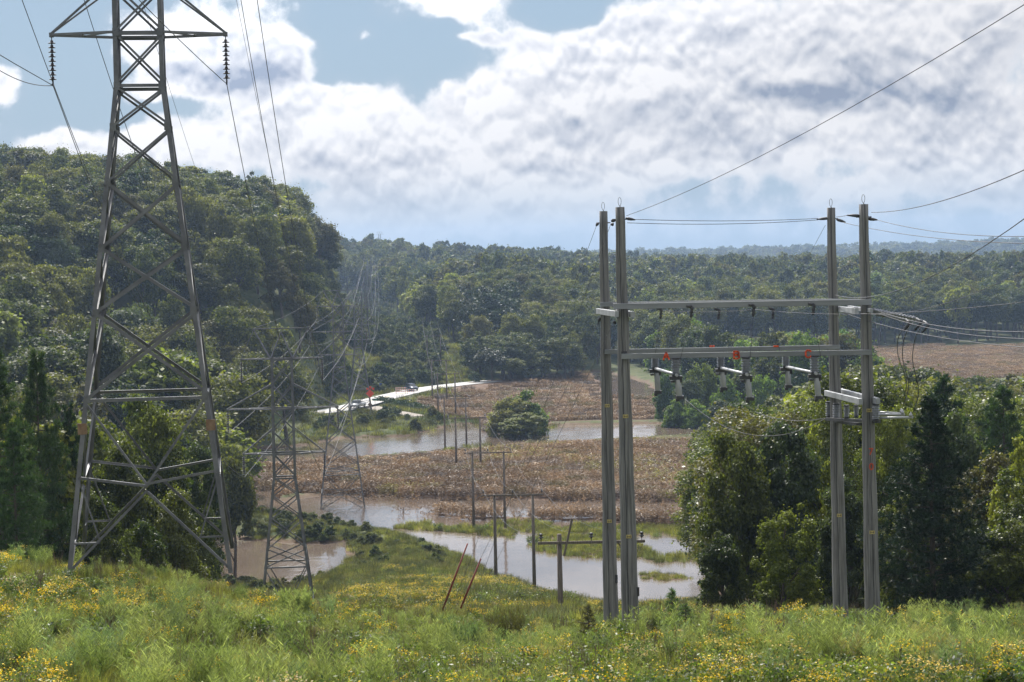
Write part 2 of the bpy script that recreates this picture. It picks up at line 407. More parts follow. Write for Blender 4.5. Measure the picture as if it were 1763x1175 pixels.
    def build(s, name, mat, parent=None, smooth=False, label=None, link=True):
        me = bpy.data.meshes.new(name); me.from_pydata(s.V, [], s.F); me.update()
        if smooth:
            me.polygons.foreach_set('use_smooth', np.array([len(p_.vertices) <= 4 for p_ in me.polygons]))
        for mt in (mat if isinstance(mat, (list, tuple)) else [mat]): me.materials.append(mt)
        o = bpy.data.objects.new(name, me)
        if link: COL.objects.link(o)
        if parent is not None: o.parent = parent
        if label: o['label'] = label
        return o
def tag(o, label=None, cat=None, group=None, kind=None):
    if label: o['label'] = label
    if cat: o['category'] = cat
    if group: o['group'] = group
    if kind: o['kind'] = kind
    return o
def thing(name, label, cat, loc=(0, 0, 0), rz=0, group=None):
    o = bpy.data.objects.new(name, None); COL.objects.link(o); o.empty_display_size = 0.3
    o.location = loc; o.rotation_euler = (0, 0, rz)
    return tag(o, label, cat, group)

# ---------------------------------------------------------------- materials
def mat(name, build):
    m = bpy.data.materials.new(name); m.use_nodes = True; q = NG(m.node_tree); q.n.clear()
    out = q.n.new('ShaderNodeOutputMaterial'); build(q, out); return m
def principled(q, base, rough=0.6, metal=0.0, spec=0.5, normal=None, ior=None):
    b = q.n.new('ShaderNodeBsdfPrincipled')
    q.put(b.inputs['Base Color'], base if isinstance(base, bpy.types.NodeSocket) else c4(base))
    q.put(b.inputs['Roughness'], rough); q.put(b.inputs['Metallic'], metal)
    b.inputs['Specular IOR Level'].default_value = spec
    if ior: b.inputs['IOR'].default_value = ior
    if normal is not None: q.l.new(normal, b.inputs['Normal'])
    return b
def bump(q, h, strength=0.3, dist=0.05):
    b = q.n.new('ShaderNodeBump'); b.inputs['Strength'].default_value = strength; b.inputs['Distance'].default_value = dist
    q.l.new(h, b.inputs['Height']); return b.outputs[0]
def wpos(q): return q.n.new('ShaderNodeNewGeometry').outputs['Position']
def opos(q): return q.n.new('ShaderNodeTexCoord').outputs['Object']
def simple(name, c1, c2, scale=3.0, rough=0.6, metal=0.0, spec=0.5, stretch=None, bs=0.0, world=False):
    def b(q, out):
        v = wpos(q) if world else opos(q)
        if stretch: v = q.vmath('MULTIPLY', v, stretch)
        f = q.noise(v, scale, 6, 0.6)
        f = q.ramp(f, 0.3, 0.7)
        c = q.mix(f, c1, c2)
        nrm = bump(q, q.noise(v, scale * 4, 4), bs, 0.02) if bs else None
        p_ = principled(q, c, rough, metal, spec, nrm)
        q.l.new(p_.outputs[0], out.inputs[0])
    return mat(name, b)
def leaf(name, ca, cb, trans=0.35, rough=0.42, spec=0.35, scale=0.06, tcol=None, objvar=0.8, tint=0.8):
    """ca..cb: the two ends of the leaf colour; varies by tree, by patch and by single leaf"""
    def b(q, out):
        oi = q.n.new('ShaderNodeObjectInfo').outputs['Random']
        geo = q.n.new('ShaderNodeNewGeometry')
        isl = geo.outputs['Random Per Island']
        f = q.noise(geo.outputs['Position'], scale, 2, 0.5)
        f = q.math('ADD', q.math('MULTIPLY', q.math('SUBTRACT', f, 0.5), 1.6), q.math('MULTIPLY', oi, objvar))
        f = q.math('ADD', f, q.math('MULTIPLY', q.math('SUBTRACT', isl, 0.5), 0.5))
        f = q.math('ADD', f, 0.5 - objvar / 2, clamp=True)
        c = q.mix(f, ca, cb)
        r2 = q.math('FRACT', q.math('MULTIPLY', oi, 17.31))
        lum = ((ca[0] + cb[0]) / 2, (ca[1] + cb[1]) / 2)
        c = q.mix(q.math('MULTIPLY', q.ramp(r2, 0.80, 1.0), tint), c, (lum[1] * .95, lum[1] * .82, lum[1] * .32))
        c = q.mix(q.math('MULTIPLY', q.ramp(r2, 0.22, 0.0), tint), c, (lum[0] * .75, lum[1] * .92, lum[0] * .55))
        tone = q.math('ADD', q.math('MULTIPLY', q.math('FRACT', q.math('MULTIPLY', oi, 5.77)), 0.6 * tint), 1 - .3 * tint)
        c = q.vmath('MULTIPLY', c, q.comb(tone, tone, tone))
        br = q.math('ADD', q.math('MULTIPLY', isl, 0.6), 0.7)
        c = q.vmath('MULTIPLY', c, q.comb(br, br, br))
        p_ = principled(q, c, rough, 0.0, spec)
        t = q.n.new('ShaderNodeBsdfTranslucent')
        tc_ = q.vmath('MULTIPLY', c, tcol or (1.5, 1.6, 0.7))
        q.l.new(tc_, t.inputs[0])
        mx = q.n.new('ShaderNodeMixShader'); mx.inputs[0].default_value = trans
        q.l.new(p_.outputs[0], mx.inputs[1]); q.l.new(t.outputs[0], mx.inputs[2]); q.l.new(mx.outputs[0], out.inputs[0])
    return mat(name, b)

def _ground(q, out):
    v = wpos(q)
    a = q.n.new('ShaderNodeAttribute'); a.attribute_name = 'soil'
    b2 = q.n.new('ShaderNodeAttribute'); b2.attribute_name = 'gravel'
    f = q.ramp(q.noise(v, 0.25, 8, 0.65), 0.35, 0.65)
    grass = q.mix(f, (0.045, 0.065, 0.018), (0.10, 0.105, 0.04))
    f2 = q.ramp(q.noise(v, 1.5, 5, 0.6), 0.3, 0.7)
    soil = q.mix(f2, (0.115, 0.07, 0.045), (0.17, 0.115, 0.08))
    c = q.mix(a.outputs['Fac'], grass, soil)
    grav = q.mix(q.noise(v, 6.0, 4), (0.25, 0.23, 0.21), (0.42, 0.40, 0.38))
    c = q.mix(b2.outputs['Fac'], c, grav)
    wet = q.ramp(q.sep(v)[2], 0.3, -0.05)
    c = q.mix(q.math('MULTIPLY', wet, 0.6), c, (0.10, 0.06, 0.035))
    p_ = principled(q, c, 0.9, 0, 0.2, bump(q, q.noise(v, 2.0, 6), 0.6, 0.15))
    q.l.new(p_.outputs[0], out.inputs[0])
M_ground = mat('ground', _ground)
def _water(q, out):
    v = wpos(q)
    sl = q.vmath('MULTIPLY', v, (1.0, 0.55, 1.0))
    wind = q.ramp(q.noise(q.vmath('MULTIPLY', v, (0.035, 0.02, 0.1)), 1.0, 4, 0.5), 0.35, 0.7)
    h = q.math('ADD', q.math('MULTIPLY', q.noise(sl, 1.1, 4, 0.6, 0.4), wind), q.math('MULTIPLY', q.noise(sl, 0.22, 3, 0.5, 0.5), 0.9))
    h = q.math('ADD', h, q.math('MULTIPLY', q.noise(sl, 5.0, 2, 0.5), q.math('MULTIPLY', wind, 0.18)))
    c = q.mix(q.ramp(q.noise(v, 0.04, 5, 0.6), 0.35, 0.65), (0.12, 0.09, 0.07), (0.17, 0.13, 0.10))
    p_ = principled(q, c, 0.09, 0.0, 0.5, bump(q, h, 0.5, 0.13), 1.65)
    q.l.new(p_.outputs[0], out.inputs[0])
M_water = mat('muddy_water', _water)
def _road(q, out):
    v = wpos(q)
    c = q.mix(q.ramp(q.noise(v, 0.3, 6, 0.6), 0.3, 0.7), (0.27, 0.265, 0.26), (0.38, 0.37, 0.36))
    p_ = principled(q, c, 0.65, 0, 0.4, bump(q, q.noise(v, 8.0, 4), 0.2, 0.02)); q.l.new(p_.outputs[0], out.inputs[0])
M_road = mat('bleached_asphalt', _road)
M_drive = simple('gravel_drive', (0.22, 0.19, 0.16), (0.35, 0.31, 0.27), 1.0, 0.9, world=True)
M_line = simple('road_paint', (0.75, 0.75, 0.72), (0.8, 0.8, 0.78), 2.0, 0.6, world=True)
M_yellow = simple('yellow_paint', (0.6, 0.42, 0.05), (0.7, 0.5, 0.08), 2.0, 0.6, world=True)

# ground sheet: rows packed close to the camera, columns fanning out
def ground_grid():
    ys = np.concatenate([np.linspace(-60, 20, 12, endpoint=False), np.linspace(20, 120, 130, endpoint=False), np.linspace(120, 420, 300, endpoint=False),
                         np.linspace(420, 720, 120, endpoint=False), np.geomspace(720, 9000, 90)])
    us = np.concatenate([np.linspace(-2.2, -0.34, 26, endpoint=False), np.linspace(-0.34, 0.34, 420, endpoint=False), np.linspace(0.34, 2.2, 27)])
    U, Y = np.meshgrid(us, ys)
    X = U * (np.maximum(Y, 0) + 22.0)
    return X, Y, len(us), len(ys)
gx, gy, nu, ny = ground_grid()
gz = terrain(gx, gy)
soil = np.zeros(gx.shape)
for fl in (CORN1, CORN2, CORN3, CORN4): soil = np.maximum(soil, inside(fl, gx, gy) * 1.0)
bank = (gz < 0.35) & (gy > 180) & (gy < 600); soil = np.maximum(soil, bank * 0.8)
TRACK = np.array([tuple(P(px_, py_, 57.5))[:2] for px_, py_ in [(1195, 1078), (1310, 1078), (1350, 1078)]])
dtk = edge_dist(TRACK, gx, gy, False); gravel = sstep(1.6, 0.9, dtk)
for fl in (CORN1, CORN2, CORN3, CORN4): pass
I = np.arange(nu * ny).reshape(ny, nu)
Fq = np.stack([I[:-1, :-1], I[:-1, 1:], I[1:, 1:], I[1:, :-1]], -1).reshape(-1, 4)
go = mesh_np('ground', np.stack([gx, gy, gz], -1).reshape(-1, 3), Fq, M_ground, True, attr={'soil': soil.ravel(), 'gravel': gravel.ravel()})
tag(go, kind='structure')
wo_ = mesh_np('water', [(-700, 120, 0), (700, 120, 0), (700, 700, 0), (-700, 700, 0)], [(0, 1, 2, 3)], M_water)
tag(wo_, kind='structure')

def smooth_line(pts, n):
    pts = [np.array(p_, float) for p_ in pts]; out = []
    for i in range(len(pts) - 1):
        p0 = pts[max(i - 1, 0)]; p1 = pts[i]; p2 = pts[i + 1]; p3 = pts[min(i + 2, len(pts) - 1)]
        for k in range(n):
            t = k / n
            out.append(0.5 * ((2 * p1) + (-p0 + p2) * t + (2 * p0 - 5 * p1 + 4 * p2 - p3) * t * t + (-p0 + 3 * p1 - 3 * p2 + p3) * t ** 3))
    out.append(pts[-1]); return np.array(out)
def ribbon(name, line, off0, off1, z, m, dash=None):
    L = smooth_line(line, 14); V = []; Fs = []
    t = np.gradient(L, axis=0); t /= np.linalg.norm(t, axis=1)[:, None]; nrm = np.stack([-t[:, 1], t[:, 0]], -1)
    for i in range(len(L)):
        zz = z(i, L) if callable(z) else z
        V.append((*(L[i] + nrm[i] * off0), zz)); V.append((*(L[i] + nrm[i] * off1), zz))
    for i in range(len(L) - 1):
        if dash and (i // dash) % 2: continue
        Fs.append((2 * i, 2 * i + 2, 2 * i + 3, 2 * i + 1))
    o = mesh_np(name, V, Fs, m); return o
tag(ribbon('road', ROAD, -3.4, 3.4, ROADZ + 0.03, M_road), kind='structure')
ribbon('road_marking', ROAD, 3.0, 3.15, ROADZ + 0.036, M_line, None); tag(bpy.data.objects['road_marking'], kind='structure')
tag(ribbon('road_marking', ROAD, -0.12, 0.12, ROADZ + 0.036, M_yellow), kind='structure')
tag(ribbon('path', DRIVE, -1.8, 1.8, 1.62, M_drive), kind='structure')
# ================================================================ OBJECTS
M_steel = simple('galvanised_steel', (0.095, 0.097, 0.102), (0.175, 0.177, 0.183), 1.2, 0.55, 0.25, bs=0.1)
M_steel_rust = simple('rusty_plate', (0.16, 0.09, 0.05), (0.26, 0.17, 0.10), 6.0, 0.7)
M_steel_dark = simple('dark_hardware', (0.035, 0.035, 0.04), (0.07, 0.07, 0.075), 5.0, 0.5, 0.3)
M_bolt = simple('bolt_steel', (0.4, 0.4, 0.4), (0.5, 0.5, 0.5), 5.0, 0.35, 0.7)
M_disc = simple('glazed_dark_porcelain', (0.035, 0.03, 0.032), (0.07, 0.06, 0.06), 4.0, 0.18)
M_wire = simple('aluminium_conductor', (0.06, 0.06, 0.065), (0.10, 0.10, 0.105), 0.5, 0.6, 0.2, world=True)
M_wire_dark = simple('dark_wire', (0.06, 0.06, 0.065), (0.10, 0.10, 0.105), 0.5, 0.5, 0.4, world=True)
M_porc = simple('grey_porcelain', (0.17, 0.18, 0.20), (0.25, 0.26, 0.285), 4.0, 0.25)
M_alu = simple('aluminium_bar', (0.30, 0.31, 0.33), (0.40, 0.405, 0.42), 2.0, 0.45, 0.3)
M_beam = simple('treated_timber_beam', (0.17, 0.18, 0.19), (0.27, 0.28, 0.29), 1.6, 0.75, 0.0, 0.3, (0.3, 2.5, 2.5), 0.3)
M_orange = simple('orange_paint', (0.72, 0.07, 0.012), (0.85, 0.10, 0.02), 6.0, 0.5)
M_digit = simple('faded_red_paint', (0.42, 0.055, 0.02), (0.52, 0.08, 0.03), 6.0, 0.6)
M_ytag = simple('yellow_tag', (0.45, 0.36, 0.12), (0.55, 0.45, 0.18), 6.0, 0.6)
M_redguard = simple('red_guy_guard', (0.17, 0.035, 0.025), (0.25, 0.055, 0.04), 3.0, 0.5)
M_white = simple('white_paint', (0.72, 0.72, 0.72), (0.8, 0.8, 0.8), 3.0, 0.4)
def _pole(q, out):
    v = opos(q)
    sv = q.vmath('MULTIPLY', v, (14.0, 14.0, 0.55))
    f = q.noise(sv, 1.0, 6, 0.65); f2 = q.noise(v, 0.9, 4, 0.5)
    c = q.mix(q.ramp(f, 0.3, 0.7), (0.10, 0.10, 0.10), (0.25, 0.245, 0.24))
    c = q.mix(q.math('MULTIPLY', q.ramp(f2, 0.45, 0.75), 0.45), c, (0.17, 0.16, 0.145))
    crack = q.ramp(q.noise(q.vmath('MULTIPLY', v, (26.0, 26.0, 0.5)), 1.0, 3), 0.60, 0.66)
    c = q.mix(q.math('MULTIPLY', crack, 0.7), c, (0.06, 0.055, 0.05))
    p_ = principled(q, c, 0.8, 0, 0.25, bump(q, f, 0.5, 0.02)); q.l.new(p_.outputs[0], out.inputs[0])
M_pole = mat('weathered_grey_pole', _pole)
M_pole_brown = simple('weathered_brown_pole', (0.10, 0.08, 0.065), (0.20, 0.17, 0.145), 2.0, 0.85, 0, 0.2, (6, 6, 0.5), 0.3)
M_glass = simple('car_glass', (0.02, 0.025, 0.03), (0.03, 0.035, 0.04), 1.0, 0.08)
M_tyre = simple('tyre_rubber', (0.02, 0.02, 0.02), (0.035, 0.035, 0.035), 5, 0.8)
M_rim = simple('wheel_rim', (0.4, 0.4, 0.42), (0.5, 0.5, 0.5), 5, 0.3, 0.8)

# ---------------------------------------------------------------- lattice towers
def insulator(parent, top, n=9, pitch=0.15, r=0.125, seg=12, mat_=None, name='insulator_string'):
    m = MB(); x, y, z = top
    m.tube([(x, y, z), (x, y, z - 0.10)], 0.018, 6)
    for i in range(n):
        zz = z - 0.10 - i * pitch
        m.lathe((x, y, zz), (0, 0, -1), [(0, 0.03), (0.015, 0.05), (0.055, 0.055), (0.07, 0.07), (0.085, r * .85), (0.10, r), (0.107, r), (0.112, r * .8), (0.112, 0.03), (0.15, 0.02)], seg)
    ze = z - 0.10 - n * pitch
    m.tube([(x, y, ze), (x, y, ze - 0.10)], 0.03, 6)
    o = m.build(name, mat_ or M_disc, parent, True)
    k = MB(); k.box((x, y, ze - 0.13), (0.05, 0.28, 0.07)); k.build('suspension_clamp', M_steel_dark, o)
    return (x, y, ze - 0.15)
ARM_Z = (0.0, 3.2, 6.75)           # lower, middle, upper arm above the lower arm
ARM_R = (2.86, 3.9, 2.86)
def tower(name, label, base, H, yaw, detail=2, levels=None, taper=0.235, baseW=None, group=None, lean=0.0, ins_mat=None):
    """H: height of the lower arm above the feet. Origin at the feet."""
    t = thing(name, label, 'transmission tower', base, yaw, group)
    LEGS = []
    waist = H - 1.7
    def hw(z):
        if z <= waist: return (1.64 + (waist - z) * taper) / 2
        return (1.66 - 0.012 * (z - waist)) / 2
    def cor(i, z, off=0.0):
        h = hw(z); sx, sy = ((-1, -1), (1, -1), (1, 1), (-1, 1))[i]; return Vector((sx * h, sy * h, z))
    topz = H + ARM_Z[2]
    peak = topz + 2.0
    lw = 0.145 if detail >= 2 else 0.2
    bt = 0.016
    for i in range(4):
        m = MB(); sx, sy = ((-1, -1), (1, -1), (1, 1), (-1, 1))[i]
        for a, b in ((0.0, waist), (waist, topz)):
            if detail >= 2: m.angle(cor(i, a), cor(i, b), lw * (1 if detail > 2 else 1.1), bt * 1.4, (-sx, 0, 0), (0, -sy, 0))
            else: m.beam(cor(i, a), cor(i, b), 0.21, 0.21)
        if detail >= 3:
            k = m
            for q_ in range(34):
                z = 1.0 + q_ * 0.75
                if z < topz: c_ = cor(i, z); k.lathe(c_ + Vector((-sx * 0.08, 0, 0)), (0, sy if sy < 0 else 1, 0), [(0, 0.018), (0.03, 0.016)], 6)
        LEGS.append(m)
    if levels is None:
        levels = [waist]; h = 1.35
        while levels[-1] - h > 6.0: levels.append(levels[-1] - h); h = min(h * 1.22, 3.2)
        levels.append(4.9); levels.append(2.4)
    up_l = [waist, H, H + 1.6, H + 3.2, H + 4.95, topz]
    def member(m, a, b, wd, face, inner=0):
        n_ = (Vector((0, -1, 0)), Vector((1, 0, 0)), Vector((0, 1, 0)), Vector((-1, 0, 0)))[face]
        off = n_ * (-0.02 - 0.03 * inner)
        if detail >= 2: m.angle(a + off, b + off, wd, 0.011, -n_, (b - a).cross(n_))
        else: m.beam(a + off, b + off, wd, 0.08, n_)
    brw = 0.075 if detail > 2 else 0.08
    panels = [(levels[k], levels[k + 1]) for k in range(len(levels) - 3)] + [(levels[-3], levels[-2])] if False else [(levels[k], levels[k + 1]) for k in range(len(levels) - 2)]
    panels += [(up_l[k + 1], up_l[k]) for k in range(len(up_l) - 1)]
    merged = MB()
    for z1, z0 in panels:
        for f in range(4):
            a, b = f, (f + 1) % 4
            m = MB() if detail >= 2 else merged
            bw = brw * (1.45 if z1 - z0 > 2.1 and z1 < waist else 1.0)
            member(m, cor(a, z0), cor(b, z1), bw, f, 0); member(m, cor(b, z0), cor(a, z1), bw, f, 1.5)
            if detail >= 2: m.build('cross_brace', M_steel, t)
    zh = levels[-2]; zl = levels[-1]
    for z, wd in ((waist, 0.11), (H, 0.10), (topz, 0.10), (zh, 0.11), (H + 3.2, 0.1)):
        m = MB() if detail >= 2 else merged
        for f in range(4): member(m, cor(f, z), cor((f + 1) % 4, z), wd, f, 0.5)
        if detail >= 2: m.build('horizontal_frame', M_steel, t)
    # bottom bay: K bracing meeting in the middle of every face
    for f in range(4):
        a, b = f, (f + 1) % 4
        m = MB() if detail >= 2 else merged
        mid = (cor(a, zl - 0.35) + cor(b, zl - 0.35)) / 2; midb = (cor(a, zl - .55) + cor(b, zl - .55)) / 2
        member(m, cor(a, zl), mid, .085, f); member(m, cor(b, zl), mid, .085, f)
        member(m, cor(a, zh), mid, .07, f, 1); member(m, cor(b, zh), mid, .07, f, 1)
        fa, fb = cor(a, 0.1), cor(b, 0.1)
        member(m, midb, fa, .085, f, 1); member(m, midb, fb, .085, f, 1)
        for s_, c0 in ((a, fa), (b, fb)):
            zq = min(1.15, zl * .45); tt = (midb.z - zq) / (midb.z - c0.z)
            q_ = midb + (c0 - midb) * tt
            member(m, cor(s_, zq), q_, .06, f, 2)
            zr = (zl + zq) / 2 + .2; member(m, q_, cor(s_, zl), .05, f, 2)
        if detail >= 2: m.build('leg_bracing', M_steel, t)
    # gusset plates
    if detail >= 2:
        for i in range(4):
            sx, sy = ((-1, -1), (1, -1), (1, 1), (-1, 1))[i]; m = MB()
            m = LEGS[i]
            for z in levels[:-1] + up_l[1:]:
                m.box(cor(i, z) + Vector((-sx * .10, sy * 0.012, 0)), (0.20, 0.012, 0.26))
    for lm_ in LEGS: lm_.build('leg', M_steel, t)
    if detail >= 3:
        for i in (0, 1):
            sx = (-1, 1)[i]; m = MB(); m.box(cor(i, zh - 0.95) + Vector((-sx * .05, -0.03, 0)), (0.30, 0.03, 0.36)); m.build('number_plate', M_steel_rust, t)
    att = {}
    for k in range(3):
        z = H + ARM_Z[k]; Rr = ARM_R[k]; h = hw(z); m = MB()
        for s_ in (-1, 1):
            tip = Vector((s_ * Rr, 0, z))
            for sy in (-1, 1):
                ro = Vector((s_ * h, sy * h, z)); ru = Vector((s_ * hw(z + 1.7), sy * hw(z + 1.7), z + (1.7 if k < 2 else 1.5)))
                if k == 2: ru = Vector((s_ * hw(z), sy * hw(z), z + 0.0)); ru2 = Vector((s_ * 1.9, 0, z + 2.15))
                m.beam(ro, tip + Vector((0, sy * .07, 0)), 0.085, 0.085, bev=0.0)
                if k < 2: m.beam(ru, tip + Vector((0, sy * .05, 0.05)), 0.06, 0.06)
                else: m.beam(ru2, tip + Vector((0, sy * .05, .05)), 0.05, 0.05)
            q1 = (Vector((s_ * h, -h, z)) * .5 + tip * .5); q2 = (Vector((s_ * h, h, z)) * .5 + tip * .5)
            m.beam(Vector((s_ * h, -h, z)) , q2, .045, .045); m.beam(q1, q2, .045, .045)
            m.box(tip + Vector((0, 0, 0)), (0.14, 0.22, 0.14))
        for sy in (-1, 1): m.beam((-h - .02, sy * (h - .09), z + .003), (h + .02, sy * (h - .09), z + .003), .06, .085)
        m.build('crossarm', M_steel, t)
        for s_ in (-1, 1):
            if detail >= 1: att[(k, s_)] = insulator(t, (s_ * Rr, 0, z - .07), seg=12 if detail >= 2 else 6, mat_=ins_mat)
            else: att[(k, s_)] = (s_ * Rr, 0, z - 1.6)
    m = MB(); pk = Vector((0, 0, topz + 1.9)); zt = topz + 2.15
    for i in range(4):
        c_ = cor(i, topz); m.beam(c_, pk, .07, .07); sx = -1 if i in (0, 3) else 1
        m.beam(c_, Vector((sx * 1.95, 0, zt)), .07, .07)
    m.beam((-1.95, 0, zt), (1.95, 0, zt), .08, .08)
    m.build('earth_wire_peak', M_steel, t)
    att[(3, -1)] = (-1.95, 0, zt + .05); att[(3, 1)] = (1.95, 0, zt + .05)
    if detail < 2: merged.build('bracing', M_steel, t)
    t['_hd'] = 0; del t['_hd']
    Mx = Matrix.Translation(base) @ Matrix.Rotation(yaw, 4, 'Z')
    if lean: Mx = Mx @ Matrix.Rotation(lean, 4, 'Y'); t.rotation_euler = Mx.to_euler()
    return t, {k_: Mx @ Vector(v_) for k_, v_ in att.items()}

YAW = math.atan(0.10)
TW = []
b1 = P(265.5, 960, 62.0 + 2.3); zb = P(265.5, 965, 64.3).z - 0.1
H1 = P(241, 60, 64.3 - 0.0).z - zb
# the photographed panel levels of the near tower, as heights below its lower arm (53 px a metre)
sc1 = 3290 / 64.3
lv = [H1 - (y_ - 61) / sc1 for y_ in (152, 221, 315, 425, 533, 676, 803)]
TW.append(tower('transmission_tower', 'tall grey lattice tower in the left foreground, cut off by the top picture edge', (b1.x, b1.y, zb), H1, math.atan(0.135), 3, lv, taper=0.229))
def tower_px(name, label, px, yarm, D, zbase=None, detail=1, dz=-.2, **k):
    p_ = P(px, yarm, D); x = p_.x
    zb_ = tz(x, D) + dz if zbase is None else zbase
    # follow the small roll of the picture: base lies straight below
    return tower(name, label, (x, D, zb_), p_.z - zb_, YAW, detail, **k)
TW.append(tower_px('transmission_tower', 'steel lattice tower between the near tower and the pond, feet hidden behind the grassy brow', 489, 780, 136, detail=2))
TW.append(tower_px('transmission_tower', 'steel lattice tower standing with its feet in the flood water beside the corn', 583.5, 611, 265, zbase=-.3, detail=2))
far_t = [(617, 585, 405, None), (628, 548, 520, None), (632, 513, 640, None), (635, 487, 790, None), (636, 470, 960, None)]
fl_ = ['lattice tower just beyond the pale road, second behind the one standing in water', 'lattice tower at the foot of the shrubby cutting up the far slope',
       'lattice tower part way up the shrubby cutting between the woods', 'lattice tower high in the cutting, hazy against the far woods', 'smallest hazy lattice tower in the cutting, nearly at the far ridge']
for (a_, b_, D_, z_), l_ in zip(far_t, fl_):
    TW.append(tower_px('transmission_tower', l_, a_, b_, D_, z_, detail=1))
sk = P(654, 428, 1500)
SKY_T = tower('transmission_tower', 'tiny lattice tower standing on the skyline of the far wooded ridge', (sk.x, 1500, tz(sk.x, 1500)), max(sk.z - tz(sk.x, 1500) + 4, 10), YAW, 0)

# ---------------------------------------------------------------- conductors along the towers
def sag_pts(a, b, sag, n=16):
    a = Vector(a); b = Vector(b); out = []
    for i in range(n + 1):
        t_ = i / n; p_ = a.lerp(b, t_); p_.z -= 4 * sag * t_ * (1 - t_); out.append(p_)
    return out
def wire(name, label, cat, pts_list, sags, r, m, group=None, n=16, sides=5):
    b = MB(); allp = []
    for i in range(len(pts_list) - 1):
        sp = sag_pts(pts_list[i], pts_list[i + 1], sags[i] if isinstance(sags, (list, tuple)) else sags, n)
        allp += sp if i == 0 else sp[1:]
    rr = [r(p_) if callable(r) else r for p_ in allp]
    b.tube(allp, rr, sides)
    o = b.build(name, m, None, True); return tag(o, label, cat, group)
lvl = ['lowest', 'middle', 'highest', 'topmost thin']
for k in range(4):
    for s_ in (-1, 1):
        pts_ = [tw[1][(k, s_)] for tw in TW]
        a0 = pts_[0]; back = Vector((a0.x + (-1.2 if k == 0 and s_ < 0 else .35) * 4, -30, a0.z + 4.5 + (2 if k == 3 else 0)))
        if k == 0 and s_ == -1: back = a0 + Vector((-5.6, -55, 9.5))
        if k == 0 and s_ == 1: back = a0 + Vector((-4.0, -48, 9.5))
        pts_ = [back] + pts_
        spans = [(pts_[i + 1] - pts_[i]).length for i in range(len(pts_) - 1)]
        sags = [0.9, 2.6 if k < 3 else 1.6] + [max(.5, L_ * 0.006) for L_ in spans[2:]]
        if k == 3: sags = [x_ * .7 for x_ in sags]
        side = 'left' if s_ < 0 else 'right'
        wire('earth_wire' if k == 3 else 'conductor', ('%s %s line wire strung along the lattice towers down the valley' % (lvl[k], side)) if k < 3 else 'thin %s earth wire over the tops of the lattice towers' % side,
             'power line', pts_, sags, (lambda p_, k=k: (0.013 if k < 3 else 0.007) + 0.000022 * max(p_.y, 0)), M_wire, 'wires strung along the lattice towers')
# jumper running off to the left at the near tower
a0 = TW[0][1][(0, -1)]
wire('jumper_wire', 'dark wire sagging from the left insulator string out of the picture to the left', 'power line', [a0, P(-60, 75, 55)], 0.35, 0.014, M_wire_dark)

# ---------------------------------------------------------------- wooden two-pole structures of the smaller line
def pole_pair(name, label, D, xl, xr, yarm, zl=None, zr=None, arm_px=None, brace=False, hide_r=False, group='two-pole wooden structures of the small line', top_extra=0.25):
    pl, pr = P(xl, yarm, D), P(xr, yarm, D)
    c = (pl + pr) / 2; gl = tz(pl.x, D) if zl is None else zl; gr = tz(pr.x, D) if zr is None else zr
    gb = min(gl, gr) - 0.3
    t = thing(name, label, 'utility pole', (c.x, D, gb), 0, group)
    o0 = Vector((c.x, D, gb)); att = []
    for p_ in (pl, pr):
        b = MB(); top = p_ + Vector((0, 0, top_extra)) - o0; bot = Vector((p_.x - o0.x, 0, 0))
        b.tube([bot, bot.lerp(top, .5), top], [0.19, 0.155, 0.125], 10); b.build('pole', M_pole_brown, t, True)
    if arm_px is None: arm_px = (xl - (xr - xl) * .33, xr + (xr - xl) * .27)
    al, ar = P(arm_px[0], yarm + .0201 * (xl - arm_px[0]), D), P(arm_px[1], yarm - .0201 * (arm_px[1] - xl), D)
    al.z = pl.z + (al.z - pl.z) * 1; b = MB(); b.beam(al - o0 + Vector((0, -.2, 0)), ar - o0 + Vector((0, -.2, 0)), 0.11, 0.15, bev=.01); b.build('crossarm', M_pole_brown, t)
    for f_ in (0.03, 0.5, 0.97):
        q_ = al.lerp(ar, f_) - o0 + Vector((0, -.2, 0.07)); b = MB()
        b.lathe(q_, (0, 0, 1), [(0, .02), (.12, .02), (.13, .05), (.2, .06), (.22, .13), (.26, .14), (.28, .07), (.33, .07), (.35, .10), (.42, .10), (.45, .05)], 10)
        b.build('pin_insulator', M_disc, t, True); att.append(q_ + o0 + Vector((0, 0, .44)))
    if brace:
        b = MB(); q_ = P(985, 893, D - .3) - o0; q2 = P(971, 958, D - .3) - o0; b.tube([q_, q2], 0.06, 6); b.build('diagonal_strut', M_pole_brown, t)
        b = MB(); b.beam(P(1063, 934, D) - o0, P(1077, 950, D) - o0, .05, .08); b.build('brace', M_pole_brown, t)
    return t, att
PP = []
PP.append(pole_pair('wooden_pole_frame', 'nearest wooden pole with a long crossarm, partly behind the left grey poles', 103, 963, 1077, 934, arm_px=(926, 1110), brace=True, top_extra=.45))
PP.append(pole_pair('wooden_pole_frame', 'two-pole wooden frame on the bank, right of the two red guy wire guards', 178, 851, 917, 853, arm_px=(829, 936), top_extra=.1))
PP.append(pole_pair('wooden_pole_frame', 'two-pole wooden frame standing at the green marsh edge before the corn', 241, 813, 867, 780, zl=0, zr=0, arm_px=(799, 881)))
PP.append(pole_pair('wooden_pole_frame', 'two-pole wooden frame rising from the middle of the brown corn', 303, 784, 826, 720, zl=0, zr=0, arm_px=(769, 837)))
PP.append(pole_pair('wooden_pole_frame', 'two-pole wooden frame in the flood water left of the round green bush', 341, 764.5, 801.5, 687, zl=-.3, zr=-.3, arm_px=(755, 809)))
PP.append(pole_pair('wooden_pole_frame', 'two-pole wooden frame by the bramble hedge at the field corner', 392, 753, 783, 644.5, arm_px=(746, 791)))
PP.append(pole_pair('wooden_pole_frame', 'two-pole wooden frame at the near verge of the pale road', 437, 743, 768, 621.5, arm_px=(737, 777)))
